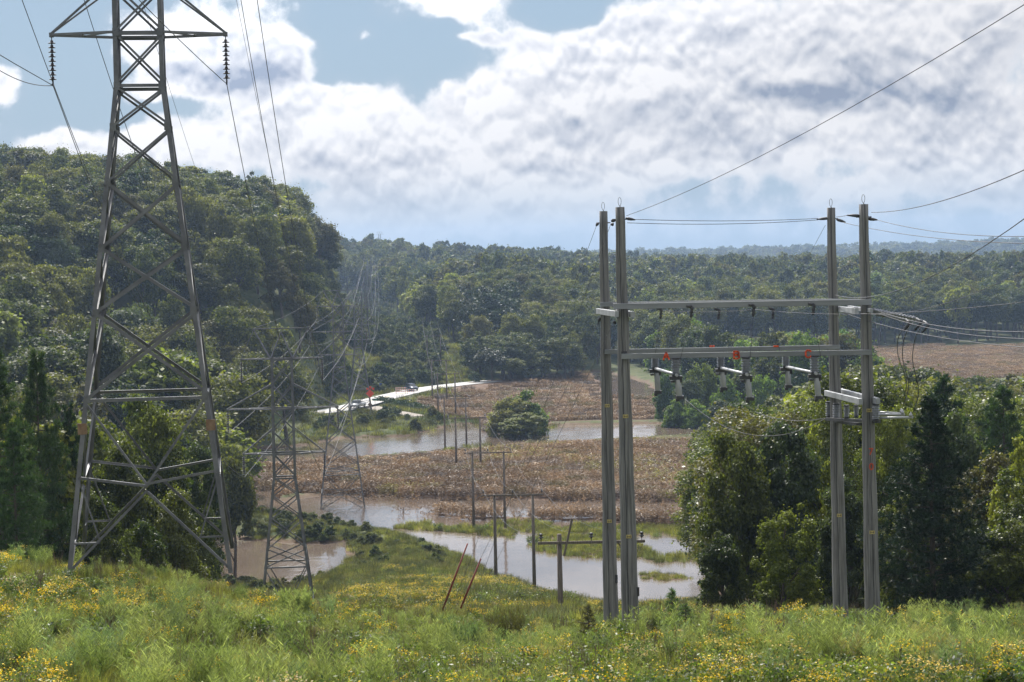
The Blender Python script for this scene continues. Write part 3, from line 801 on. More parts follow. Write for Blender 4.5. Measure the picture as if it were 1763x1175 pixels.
PP.append(pole_pair('wooden_pole_frame', 'two-pole wooden frame beyond the road at the start of the shrubby slope', 520, 735, 758, 579, arm_px=(730, 761)))
PP.append(pole_pair('wooden_pole_frame', 'small two-pole wooden frame on the shrubby slope below the yellowish trees', 640, 729, 747, 545, arm_px=(726, 751)))
PP.append(pole_pair('wooden_pole_frame', 'farthest small wooden frame against the yellowish trees', 760, 733, 747, 523, arm_px=(729, 750)))
for k in range(3):
    pts_ = [p_[1][k] for p_ in PP]
    wire('line_wire', '%s thin wire along the wooden pole frames' % ('left', 'middle', 'right')[k], 'power line', pts_, [1.2, 1.2] + [1.0] * 7, lambda p_: 0.006 + 0.00003 * p_.y, M_wire_dark, 'wires along the wooden pole frames', 12, 4)

# ---------------------------------------------------------------- big four-pole switching structure
DF, DB = 55.0, 59.5
HF = thing('switch_structure', 'large frame of four weathered grey poles with paired beams and orange letters A B C', 'power structure', tuple(P(1290, 1075, 57)), 0)
HO = Vector(HF.location)
def L(px, py, D): return P(px, py, D) - HO
poles = {}
for key, D, tp, bp, r0, r1 in (('fl', DF, (1067, 357), (1086, 1085), 0.262, 0.132), ('bl', DB, (1038.5, 364), (1052, 1075), 0.245, 0.125),
                               ('fr', DF, (1486.5, 352), (1503, 1090), 0.235, 0.130), ('br', DB, (1430.5, 358), (1447.5, 1078), 0.245, 0.125)):
    a = L(*bp, D); b = L(*tp, D); a = a - (b - a).normalized() * .5; m = MB()
    pts_ = [a.lerp(b, i / 30) + Vector((math.sin(i * .9 + r0 * 50) * .008, 0, 0)) for i in range(31)]
    m.tube(pts_, [(r0 + (r1 - r0) * (i / 30)) * (1 + .012 * math.sin(i * 2.3 + r0 * 90)) for i in range(31)], 28)
    po = m.build('pole', M_pole, HF, True, {'fl': 'tall grey pole front left of the frame', 'bl': 'grey pole behind on the left', 'fr': 'front right grey pole with an orange 7 and 0', 'br': 'grey pole behind on the right'}[key])
    def rad(t_, r0=r0, r1=r1): return r0 + (r1 - r0) * t_
    poles[key] = (a, b, rad)
    # ground wire stapled down the pole, loop at the head
    m = MB(); s_ = -0.25 if key != 'fr' else 0.05
    wp = []
    for i in range(41):
        t_ = i / 40; c_ = a.lerp(b, .03 + .97 * t_); q_ = math.sin(i * 1.7) * .04 + s_
        r_ = rad(.03 + .97 * t_) + .006; wp.append(c_ + Vector((math.sin(q_) * r_, -math.cos(q_) * r_, 0)))
    m.tube(wp, 0.011, 5); m.build('ground_wire', M_steel_dark, po, True)
    m = MB(); lp = [b + Vector((math.sin(j / 10 * 2 * math.pi) * .045 + .0, 0, .16 - math.cos(j / 10 * 2 * math.pi) * .12)) for j in range(11)]
    m.tube([b + Vector((-.06, 0, -.1))] + lp[1:10] + [b + Vector((.05, 0, -.02))], .007, 5); m.build('head_loop', M_steel_dark, po, True)
def on_pole(key, py, D, dx=0.0, proud=.012):
    a, b, rad = poles[key]
    ztarget = L(1200, py, D).z
    lo = a.lerp(b, 0.5)
    # iterate for the point of the axis seen at row py
    t_ = .5
    for _ in range(20):
        c_ = a.lerp(b, t_) + HO; v_ = c_ - Vector((0, 0, CAMZ)); lc = CR.transposed() @ v_; yy = 587.5 + lc.y / lc.z * F
        t_ += (yy - py) / F * c_.y / (b - a).length
    r_ = rad(t_) + proud
    return a.lerp(b, t_) + Vector((math.sin(dx) * r_, -math.cos(dx) * r_, 0)), r_
for key, D, ys in (('fl', DF, (716, 922)), ('bl', DB, (698, 896)), ('fr', DF, (706, 915)), ('br', DB, (886,))):
    for y_ in ys:
        q_, r_ = on_pole(key, y_, D, 0.0); m = MB(); m.box(q_, (0.15, 0.012, 0.10)); po = m.build('pole_tag', M_ytag, HF)
        m = MB(); m.box(q_ + Vector((-.045, -.01, 0)), (0.014, 0.008, 0.07)); m.box(q_ + Vector((.045, -.01, 0)), (0.014, 0.008, 0.07)); m.box(q_ + Vector((0, -.012, 0)), (0.1, 0.006, 0.012)); m.build('tag_print', M_steel_dark, po)
for key, D, y_, dx in (('fl', DF, 1018, 1.1), ('bl', DB, 996, .9)):
    q_, r_ = on_pole(key, y_, D, dx); m = MB(); m.box(q_, (0.08, 0.05, 0.26)); m.build('meter_box', M_steel_dark, HF)
def beam(name, p0, p1, D, h=.16, wdt=.10, D2=None, m_=None):
    m = MB(); m.beam(L(*p0, D), L(*p1, D2 or D), wdt, h, bev=.008); return m.build(name, m_ or M_beam, HF)
rf = 0.26
beam('beam', (1056, 528), (1500, 520.5), DF - rf); beam('beam', (1033, 524.5), (1447, 518), DB - rf, .14)
beam('beam', (1070, 614), (1500, 607), DF - rf - .02, .15); beam('beam', (1041, 606), (1446, 598), DB - rf, .14)
beam('beam', (1056, 526.2), (1500, 518.5), DF + rf, .13); 
for key, D, y_ in (('fl', DF, 527), ('bl', DB, 524), ('fr', DF, 521), ('br', DB, 518), ('fl', DF, 608), ('bl', DB, 604), ('fr', DF, 605), ('br', DB, 598)):
    q_, r_ = on_pole(key, y_, D, 0, .07); m = MB(); m.lathe(q_ + Vector((0, 0, 0)), (0, -1, 0), [(0, .05), (.012, .05), (.014, .02), (.06, .02)], 8)
    m.box(q_ + Vector((0, .0, 0)), (.16, .02, .12)); m.build('bolt_plate', M_steel_dark, HF)
# short side beams running from back to front beside the pole pairs
def side_beam(p0, p1, h=.17):
    m = MB(); m.beam(L(p0[0], p0[1], DB + .6), L(p1[0], p1[1], DF - .7), .11, h, bev=.008); return m.build('side_beam', M_alu_beam, HF)
M_alu_beam = simple('pale_treated_beam', (0.24, 0.25, 0.265), (0.36, 0.37, 0.385), 2.0, 0.6, 0, 0.4)
side_beam((1029, 536), (1062, 541)); side_beam((1063, 537), (1090, 542))
side_beam((1422, 677), (1482, 692)); side_beam((1448, 674), (1512, 691))
side_beam((1442, 532), (1475, 536)); side_beam((1462, 530), (1500, 535), .12)
# ribbed insulators
def ribbed(parent_name, px, py0, py1, D, r=.125, n=12, mat_=None, cap=True, mid=None):
    a = L(px, py0, D); b = L(px, py1, D); h = (a - b).length; prof = []
    m = MB(); st = h / n
    prof.append((0, .06))
    for i in range(n): prof += [(i * st + .1 * st, r * .62), (i * st + .45 * st, r), (i * st + .6 * st, r), (i * st + .7 * st, r * .62)]
    prof.append((h, .06))
    m.lathe(a, (b - a), prof, 16); o = m.build(parent_name, mat_ or M_porc, HF, True)
    k = MB(); k.lathe(a + Vector((0, 0, .045)), (0, 0, -1), [(0, r * .9), (.045, r * .9), (.05, r * .6)], 12); k.build('metal_cap', M_steel_dark, o, True); k = MB(); k.lathe(b, (0, 0, -1), [(0, r * .75), (.06, r * .8), (.065, r * .3)], 12); k.build('metal_cap', M_steel_dark, o, True)
    return o, a, b
M_rub = simple('bush_grey', (0.30, 0.31, 0.33), (0.38, 0.39, 0.41), 3, 0.4)
BR = [(1128, 617, 633, 673, DB, 1163.5, 619, 644, 682, 1166), (1241, 615.5, 632, 667, DB, 1284, 617.5, 643, 684, 1288), (1353, 613, 630, 663, DB, 1402.5, 615, 641, 682, 1409)]
for bx, by0, by1, by2, _d, fx, fy0, fy1, fy2, fx2 in BR:
    pa = None
    for x_, y0, y1, y2, D, r_ in ((bx, by0, by1, by2, DB - rf - .05, .125), (fx, fy0, fy1, fy2, DF - rf - .05, .14)):
        o, a, b = ribbed('switch_insulator', x_, y0, y1, D, r_, 9)
        m = MB(); c0 = b + Vector((0, 0, -.06)); m.box(c0 + Vector((0, 0, -.05)), (.36, .2, .10)); m.box(c0 + Vector((.12, 0, -.13)), (.12, .14, .12)); m.box(c0 + Vector((-.1, 0, -.16)), (.1, .22, .05))
        m.build('switch_clamp', M_steel_dark, HF)
        e = L(x_ + (2 if x_ == bx else 4), y2, D); m = MB(); m.lathe(c0 + Vector((.05, 0, -.1)), e - c0, [(0, .085), (.02, .09), ((e - c0).length - .08, .085), ((e - c0).length, .06)], 14); q_ = m.build('arc_tube', M_alu, HF, True)
        m = MB(); m.box(e + Vector((.05, 0, -.05)), (.22, .2, .10)); m.box(e + Vector((-.02, 0, -.12)), (.1, .1, .08)); m.build('tube_foot', M_steel_dark, q_)
        if pa is None: pa = c0
        else:
            m = MB(); d_ = (c0 - pa).normalized(); m.tube([pa + d_ * .1 + Vector((0, 0, .03)), c0 + d_ * .25 + Vector((0, 0, .03))], .045, 10); m.build('switch_blade', M_alu, HF, True)
STROKES = {'A': [[(-.5, -.6), (0, .6), (.5, -.6)], [(-.28, -.15), (.28, -.15)]],
           'B': [[(-.42, -.6), (-.42, .6), (.15, .6), (.38, .42), (.38, .2), (.15, .03), (-.42, .03)], [(.15, .03), (.44, -.14), (.44, -.42), (.2, -.6), (-.42, -.6)]],
           'C': [[(.45, .38), (.2, .6), (-.15, .6), (-.42, .35), (-.42, -.35), (-.15, -.6), (.2, -.6), (.45, -.38)]]}
for x_, y_, ch in ((1147, 613.3, 'A'), (1268, 611.5, 'B'), (1391.5, 609.5, 'C')):
    m = MB(); c0 = L(x_, y_, DF - rf - .10)
    for st in STROKES[ch]:
        for (ax, az_), (bx_, bz_) in zip(st[:-1], st[1:]):
            a_ = c0 + Vector((ax * .17, 0, az_ * .17)); b_ = c0 + Vector((bx_ * .17, 0, bz_ * .17)); d_ = (b_ - a_).normalized() * .012
            m.beam(a_ - d_, b_ + d_, .045, .012, up=(0, 1, 0))
    m.build('painted_letter', M_orange, HF, label='orange letter %s' % ch)
for x_ in (1226, 1336):
    m = MB(); m.box(L(x_, 596.5, DB - rf - .06), (.16, .02, .05)); m.build('paint_mark', M_orange, HF)
for y_, ch in ((777, '7'), (803, '0')):
    cu = bpy.data.curves.new('digit', 'FONT'); cu.body = ch; cu.size = .28; cu.extrude = .004; cu.offset = .004; cu.align_x = 'CENTER'; cu.align_y = 'CENTER'
    to = bpy.data.objects.new('digit', cu); COL.objects.link(to); bpy.context.view_layer.update()
    me = bpy.data.meshes.new_from_object(to.evaluated_get(bpy.context.evaluated_depsgraph_get())); COL.objects.unlink(to); bpy.data.objects.remove(to)
    me.materials.clear(); me.materials.append(M_digit)
    q_, r_ = on_pole('fr', y_, DF, .1, .02)
    o = bpy.data.objects.new('painted_digit', me); COL.objects.link(o); o.parent = HF; o.location = q_; o.rotation_euler = (math.pi / 2, 0, .1); o['label'] = 'orange digit %s' % ch
# small hanging fittings under the upper beams with leads to the switches
for i_, (x_, y_, D, tx, ty) in enumerate(((1188, 527, DF - rf - .08, 1166, 640), (1295, 525, DF - rf - .08, 1290, 640), (1398, 523, DF - rf - .08, 1418, 640),
                       (1136, 531, DB - rf - .08, 1128, 612), (1236, 532, DB - rf - .08, 1226, 598), (1329, 531, DB - rf - .08, 1345, 615))):
    m = MB(); a = L(x_ - 6, y_, D); m.tube([a, a + Vector((.16, 0, -.03))], .035, 8); m.lathe(a + Vector((.16, 0, -.02)), (-.12, 0, -1), [(0, .02), (.03, .05), (.08, .05), (.1, .03), (.13, .05), (.18, .05), (.2, .03), (.24, .05), (.28, .04), (.32, .02)], 8)
    o = m.build('hanging_fitting', M_steel_dark, HF, True)
    m = MB(); s0 = a + Vector((.12, 0, -.32)); m.tube(sag_pts(s0, L(tx, ty, D), -.0, 6), .008, 4); m.build('lead_wire', M_wire_dark, HF, True)
# insulators under the right side beams, rods to the right
for x_, y0, y1, r_, D in ((1427, 694, 717, .11, DB + .3), (1440, 697, 720, .12, DB - .9), (1457.5, 700, 718, .09, DF + 2.4), (1474, 700, 716, .08, DF + 1.4), (1508, 698, 722, .12, DF - .5)):
    ribbed('post_insulator', x_, y0, y1, D, r_, 8)
for (x0, y0), (x1, y1), D in (((1508, 710), (1556, 712.5), DF + 2.2), ((1508, 714), (1558, 714.5), DF + 1.2), ((1515, 720), (1572, 719), DF - .4)):
    m = MB(); m.tube([L(x0, y0, D), L(x1, y1, D)], .035, 8); m.lathe(L(x1 - 4, y1 - 1, D), (0, 0, 1), [(0, .05), (.08, .05), (.1, .02), (.14, .02)], 8); m.build('terminal_rod', M_alu, HF, True)
m = MB(); m.beam(L(1425, 722, DB - .3), L(1512, 726, DF - .4), .16, .09); m.beam(L(1440, 726, DB), L(1480, 731, DF + 1), .2, .07); m.build('switch_base', M_steel_dark, HF)
def clamp(name, p0, p1, D, r=.03):
    m = MB(); a = L(*p0, D); b = L(*p1, D); m.tube([a, a.lerp(b, .3), a.lerp(b, .6), b], [r, r * 1.6, r * 1.4, r * .5], 8); m.build(name, M_steel_dark, HF, True)
for p0, p1, D in (((1030, 384), (1026, 390), DB), ((1052, 381), (1062, 379), DF + .3), ((1053, 389), (1056, 384), DF), ((1077, 376), (1094, 379), DF), ((1428, 376), (1406, 378), DB), ((1440, 378), (1456, 383), DB), ((1482, 372), (1458, 371), DF), ((1494, 377), (1511, 379), DF),
                  ((1033, 547), (1030, 556), DB), ((1056, 553), (1061, 558), DF)):
    clamp('dead_end_clamp', p0, p1, D)
for key, D, y_ in (('fl', DF, 378), ('bl', DB, 384), ('fr', DF, 374), ('br', DB, 377)):
    q_, r_ = on_pole(key, y_, D, 0, .0); m = MB(); m.tube([q_ + Vector((-r_ - .09, r_, 0)), q_ + Vector((r_ + .09, r_, 0))], .018, 6); m.build('through_bolt', M_steel_dark, HF)

# wires and guys of the structure
def pw(label, p0, D0, p1, D1, sag=0.0, r=.009, name='line_wire', m_=None, cat='power line', group='wires running to the grey four-pole frame'):
    return wire(name, label, cat, [P(*p0, D0), P(*p1, D1)], sag, r, m_ or M_wire_dark, group, 14, 5)
pw('thin wire climbing from the front left pole head to the top right corner', (1078, 372), DF, (1790, -8), 26, .25, .007)
pw('upper of two wires between the left and right pole heads', (1094, 378), DF, (1408, 376.5), DB, .06)
pw('lower of two wires between the left and right pole heads', (1080, 384), DF, (1408, 379), DB, .08)
pw('thin wire from the back right pole head crossing behind the front right head', (1440, 374), DB, (1462, 371), DF, .0)
pw('wire rising to the right edge from the front right pole head', (1500, 366), DF, (1790, 281), 30, .2)
pw('upper wire running right from the front right pole head', (1510, 379), DF, (1790, 407), 40, .15)
pw('lower wire running right from the back right pole head', (1450, 383), DB, (1790, 420), 42, .15)
pw('heavy wire rising from the back right pole past the front pole to the right edge', (1436, 508), DB, (1790, 358), 26, .5, .008)
for i_, (a_, b_) in enumerate((((1500, 532), (1790, 571)), ((1500, 535), (1790, 584)), ((1442, 535), (1790, 600)))):
    pw('%s of three conductors leaving right at beam height' % ('upper', 'middle', 'lower')[i_], a_, DF if i_ < 2 else DB, b_, 38, .2, .009)
pw('pale wire strung under the upper beams and off to the right', (1100, 531), DB, (1300, 533), DF + 2, .1, .006, m_=M_wire)
pw('pale wire from beam height rising slightly to the right edge', (1300, 533), DF + 2, (1790, 517), 36, .2, .006, m_=M_wire)
pw('faint wire from beam height rising to the right edge', (1440, 530), DB, (1790, 452), 33, .5, .006, m_=M_wire)
pw('upper of two wires sagging left behind the side beam insulators', (1440, 716), DB, (1300, 709), 75, .25, .010, m_=M_wire)
pw('lower of two wires sagging left behind the side beam insulators', (1425, 719), DB, (1180, 688), 66, .9, .010, m_=M_wire)
# strings of discs on the conductors to the right
for i_, (x0, y0, x1, y1, D) in enumerate(((1505, 534, 1578, 549, DF - .6), (1505, 538, 1560, 551, DF + .2), (1510, 541, 1590, 554, DF + 1.2))):
    a = L(x0, y0, D); b = L(x1, y1, D - 2.0); m = MB(); n_ = 14; Lh = (b - a).length; prof = [(0, .02)]
    for j in range(n_): prof += [(j * Lh / n_ + .01, .025), (j * Lh / n_ + .03, .06), (j * Lh / n_ + .05, .06), (j * Lh / n_ + .06, .025)]
    prof.append((Lh, .02)); m.lathe(a, b - a, prof, 10); o = m.build('strain_insulator', M_porc, HF, True)
    m = MB(); d_ = (b - a).normalized(); m.tube([b, b + d_ * .25 + Vector((0, 0, -.06)), b + d_ * .1 + Vector((-.1, 0, -.3))], [.04, .05, .025], 8); m.build('strain_clamp', M_steel_dark, o, True)
for i_, (x0, y0, x1, y1, D) in enumerate(((1572, 556, 1554, 700, DF), (1560, 560, 1553, 690, DF + .5), (1590, 558, 1571, 712, DF - .5))):
    a = P(x0, y0, D - 1.5); b = P(x1, y1, D); pts_ = [a, a + Vector((-.22, 0, -.35)), a.lerp(b, .4) + Vector((-.18, 0, 0)), a.lerp(b, .75) + Vector((.1, 0, 0)), b]
    m = MB(); L3 = smooth_line([tuple(p_) for p_ in pts_], 6); m.tube([Vector(v_) for v_ in L3], .012, 5)
    tag(m.build('jumper_wire', M_wire_dark, None, True), '%s looping jumper wire hanging right of the front right pole' % ('middle', 'left', 'right')[i_], 'power line', 'jumper wires at the right pole')
# guys
GUY = [((1027, 389), DB, (765, 1038), 78, 'upper guy wire from the back left pole head to the left red guard'), ((1052, 385), DF, (797, 1034), 76, 'upper guy wire from the front left pole head to the right red guard'),
       ((1030, 557), DB, (767, 1038), 78, 'lower guy wire from the back left pole to the left red guard'), ((1056, 556), DF, (799, 1034), 76, 'lower guy wire from the front left pole to the right red guard')]
for p0, D0, p1, D1, l_ in GUY:
    q_ = P(*p1, D1); q_.z = tz(q_.x, q_.y) - .1
    wire('guy_wire', l_, 'guy wire', [P(*p0, D0), q_], .06, .0065, M_wire_dark, 'guy wires of the grey four-pole frame', 8, 4)
pw('guy wire slanting left from the back right pole head', (1421, 388), DB, (1350, 520), 95, 0, .006)
for i_, (p0, p1, D) in enumerate((((805, 936), (766, 1040), 78), ((828, 962), (798, 1036), 76))):
    a = P(*p0, D); b = P(*p1, D); b = b + (b - a).normalized() * .3
    m = MB(); m.tube([a, a.lerp(b, .5), b], [.03, .042, .042], 8)
    tag(m.build('guy_guard', M_redguard, None, True), ('longer red plastic guard slanting on the guy wires, on the left', 'shorter red guard on the guy wires, nearer the wooden poles')[i_], 'guy guard')

# ---------------------------------------------------------------- road furniture, vehicles
M_dia = simple('orange_sign_sheet', (0.75, 0.06, 0.02), (0.85, 0.09, 0.03), 3, 0.5)
M_green = simple('green_sign_sheet', (0.01, 0.12, 0.06), (0.02, 0.15, 0.08), 3, 0.5)
M_blue = simple('blue_sign_sheet', (0.03, 0.08, 0.3), (0.04, 0.1, 0.36), 3, 0.5)
M_brown = simple('brown_sign_back', (0.16, 0.10, 0.06), (0.2, 0.13, 0.08), 3, 0.6)
M_post = simple('sign_post_steel', (0.25, 0.25, 0.25), (0.33, 0.33, 0.33), 3, 0.5, 0.5)
def sign(name, label, cat, px, py, D, kind, mt, size):
    c = P(px, py, D); gz_ = tz(c.x, c.y); t = thing(name, label, cat, (c.x, c.y, gz_)); h = c.z - gz_
    m = MB(); m.tube([(0, .05, 0), (0, .05, h + size * .4)], .045, 6); m.build('post', M_post, t)
    m = MB()
    if kind == 'diamond': m.box((0, 0, h), (size, .02, size), Matrix.Rotation(R(45), 3, 'Y'))
    else: m.box((0, 0, h), (size, .02, size * .38 if kind == 'blade' else size * 1.1))
    m.build('sign_panel', mt, t)
    return t, h
t, h = sign('warning_sign', 'orange diamond warning sign topped with flags beside the road bend', 'sign', 637, 678, 400, 'diamond', M_dia, 1.25)
for s_ in (-1, 0, 1):
    m = MB(); m.tube([(0, .03, h + .8), (s_ * .55, .03, h + 1.4 - abs(s_) * .3)], .02, 5); m.box((s_ * .6 + .1, .03, h + 1.3 - abs(s_) * .3), (.42, .02, .42)); m.build('flag', M_dia, t)
sign('street_name_sign', 'small dark street name sign on a thin post right of the orange diamond', 'sign', 645.5, 688.5, 398, 'blade', M_green, 1.1)
sign('small_sign', 'small brown back of a sign below the orange diamond', 'sign', 637, 697, 394, 'diamond', M_brown, .7)
sign('roadside_sign', 'tiny blue roadside sign in the grass beyond the road', 'sign', 655, 663, 452, 'plain', M_blue, .7)
def barricade(label, px, py, D, wd, n=3, yaw=0.0):
    c = G(px, py, ROADZ + .03); t = thing('road_barricade', label, 'barricade', tuple(c), yaw, 'barricades closing the flooded road')
    for k in range(n):
        m = MB(); m.box((0, 0, .5 + k * .42), (wd, .05, .2)); rl = m.build('rail', M_white, t)
        m = MB(); nn = int(wd / .4)
        for j in range(nn):
            m.box((-wd / 2 + (j + .5) * wd / nn, -.03, .5 + k * .42), (.16, .012, .2), Matrix.Shear('XY', 3, (0, 0)) if False else None)
        m.build('stripes', M_orange, rl)
    for s_ in (-1, 1):
        m = MB(); m.box((s_ * wd * .42, .05, .8), (.06, .06, 1.5)); m.box((s_ * wd * .42, 0, .05), (.08, 1.2, .06)); m.build('upright', M_post, t)
barricade('wide striped barricade across the road left of the dark car', 690, 678, 440, 2.6, 3, .2)
barricade('white low barricade in front of the dark car on the road', 707, 678, 440, 1.9, 2, .2)
def car(name, label, px, py, z, yaw, bodym, pickup=False, cat='car'):
    c = G(px, py, z); t = thing(name, label, cat, tuple(c), yaw)
    Lh, Wh = 2.45, .95
    secs = [(-Lh, .55, .80, .82), (-Lh + .1, .35, .98, .93), (-1.5, .3, 1.03, .95), (0, .3, 1.05, .95), (1.3, .3, 1.02, .95), (Lh - .15, .35, .88, .92), (Lh, .5, .75, .8)]
    m = MB(); vs = []
    for x, z0, z1, w_ in secs: vs += [(x, -w_, z0), (x, -w_, z1 - .12), (x, -w_ + .12, z1), (x, w_ - .12, z1), (x, w_, z1 - .12), (x, w_, z0)]
    fs = [(i * 6 + k, i * 6 + (k + 1) % 6, (i + 1) * 6 + (k + 1) % 6, (i + 1) * 6 + k) for i in range(len(secs) - 1) for k in range(6)] + [tuple(range(6))[::-1], tuple(range(36, 42))]
    m.add(vs, fs); m.build('body', bodym, t, True)
    x0, x1, x2, x3 = (-.3, .0, 1.0, 1.65) if pickup else (-2.1, -1.4, .6, 1.35)
    m = MB(); m.add([(x0, -.85, 1.0), (x3, -.85, 1.0), (x2, -.68, 1.62), (x1, -.68, 1.62), (x0, .85, 1.0), (x3, .85, 1.0), (x2, .68, 1.62), (x1, .68, 1.62)], [(0, 1, 2, 3), (5, 4, 7, 6), (1, 5, 6, 2), (4, 0, 3, 7), (3, 2, 6, 7), (4, 5, 1, 0)])
    m.build('windows', M_glass, t)
    m = MB(); m.box(((x1 + x2) / 2, 0, 1.64), (x2 - x1, 1.36, .05)); m.build('roof', bodym, t)
    if pickup:
        m = MB(); m.box((-1.4, 0, 1.06), (1.8, 1.4, .02)); m.build('load_bed', M_tyre, t)
    for x in (-1.5, 1.5):
        for s_ in (-1, 1):
            m = MB(); m.lathe((x, s_ * .8, .34), (0, s_, 0), [(0, .25), (.02, .34), (.18, .34), (.2, .28)], 16); wh = m.build('wheel', M_tyre, t, True)
            m = MB(); m.lathe((x, s_ * .99, .34), (0, s_, 0), [(0, .2), (.02, .19), (.03, .05)], 12); m.build('rim', M_rim, wh, True)
    for s_ in (-1, 1):
        m = MB(); m.box((Lh - .02, s_ * .62, .72), (.08, .34, .14)); m.build('headlight', M_alu, t)
    m = MB(); m.box((Lh + .0, 0, .48), (.12, 1.7, .14)); m.build('bumper', M_tyre, t)
    return t
M_carw = simple('white_car_paint', (0.6, 0.63, 0.66), (0.66, 0.68, 0.7), 1, 0.2, 0.1); M_carb = simple('blue_black_paint', (0.03, 0.04, 0.07), (0.05, 0.06, 0.1), 1, 0.2, 0.1)
M_carg = simple('grey_car_paint', (0.10, 0.11, 0.13), (0.14, 0.15, 0.17), 1, 0.2, 0.2)
car('pickup_truck', 'white pickup truck driving down the pale road towards the flood', 616, 702, ROADZ + .05, R(-110), M_carw, True, 'pickup truck')
car('parked_car', 'dark car behind the barricades on the closed road', 708, 672.5, ROADZ + .05, R(-65), M_carb)
car('parked_car', 'grey car parked in deep shade under the trees left of the road', 506, 713.5, ROADZ + .05, R(-160), M_carg)
# ================================================================ VEGETATION
M_bark = simple('bark', (0.06, 0.05, 0.04), (0.14, 0.12, 0.10), 3.0, 0.9, 0, 0.2, (3, 3, 0.8), 0.4)
M_leafA = leaf('mixed_oak_leaves', (0.030, 0.050, 0.010), (0.135, 0.135, 0.026), 0.42, 0.55, 0.3, 0.035)
M_leafN = leaf('near_oak_leaves', (0.032, 0.054, 0.009), (0.145, 0.16, 0.028), 0.42, 0.42, 0.4, 0.35)
M_leafY = leaf('yellow_green_leaves', (0.10, 0.13, 0.018), (0.20, 0.21, 0.038), 0.45, 0.5, 0.3, 0.2)
M_leafB = leaf('bright_green_leaves', (0.075, 0.13, 0.018), (0.16, 0.22, 0.04), 0.48, 0.5, 0.3, 0.4)
M_leafD = leaf('dark_oak_leaves', (0.014, 0.028, 0.010), (0.035, 0.055, 0.016), 0.25, 0.5, 0.35, 0.3)
M_needle = leaf('pine_needles', (0.02, 0.045, 0.015), (0.055, 0.09, 0.028), 0.25, 0.5, 0.3, 0.5)
M_shrub = leaf('shrub_leaves', (0.04, 0.06, 0.018), (0.12, 0.13, 0.045), 0.38, 0.55, 0.3, 0.08)
M_scrub = leaf('scrub_leaves', (0.06, 0.07, 0.025), (0.14, 0.13, 0.05), 0.3, 0.6, 0.2, 0.05)
M_feather = leaf('feathery_weed', (0.12, 0.17, 0.045), (0.32, 0.36, 0.125), 0.46, 0.55, 0.25, 0.4, (1.2, 1.25, .8))
M_grass = leaf('meadow_grass', (0.10, 0.13, 0.028), (0.31, 0.30, 0.075), 0.45, 0.55, 0.25, 0.25, (1.2, 1.25, .7))
M_weed = leaf('weed_leaves', (0.04, 0.07, 0.016), (0.16, 0.20, 0.04), 0.42, 0.45, 0.4, 0.8)
M_flower = leaf('yellow_petals', (0.60, 0.41, 0.015), (0.72, 0.54, 0.03), 0.35, 0.6, 0.2, 2.0, (1.1, 1.0, .5))
M_drystem = simple('dry_stems', (0.10, 0.065, 0.045), (0.19, 0.13, 0.09), 4.0, 0.9)
M_corn = leaf('dry_corn', (0.15, 0.095, 0.05), (0.33, 0.23, 0.135), 0.25, 0.55, 0.3, 0.03, (1.1, 1.0, .8), objvar=.5)
M_cornG = leaf('yellowing_corn', (0.22, 0.22, 0.05), (0.38, 0.33, 0.10), 0.3, 0.5, 0.3, 0.1, (1.1, 1.0, .8))

M_pineD = leaf('dark_pine_needles', (0.010, 0.024, 0.012), (0.026, 0.048, 0.020), 0.15, 0.5, 0.3, 0.5, objvar=.2, tint=0)
M_sap = leaf('sapling_needles', (0.05, 0.09, 0.03), (0.10, 0.15, 0.05), 0.35, 0.5, 0.3, 0.5)
def quads(C, N, size, rg, asp=1.7, width=1.0, T=None):
    n = len(C)
    if T is None: T = rg.normal(size=(n, 3))
    T = T - N * np.sum(T * N, 1)[:, None]; T /= np.linalg.norm(T, axis=1)[:, None] + 1e-9
    B = np.cross(N, T); s_ = (size * (0.6 + 0.8 * rg.random(n)))[:, None]
    V = np.stack([C - T * s_ * asp / 2, C + B * s_ * .5 * width - T * s_ * .05, C + T * s_ * asp / 2, C - B * s_ * .5 * width - T * s_ * .05], 1).reshape(-1, 3)
    return V, np.arange(4 * n).reshape(n, 4)
def unit(v): return v / (np.linalg.norm(v, axis=1)[:, None] + 1e-9)
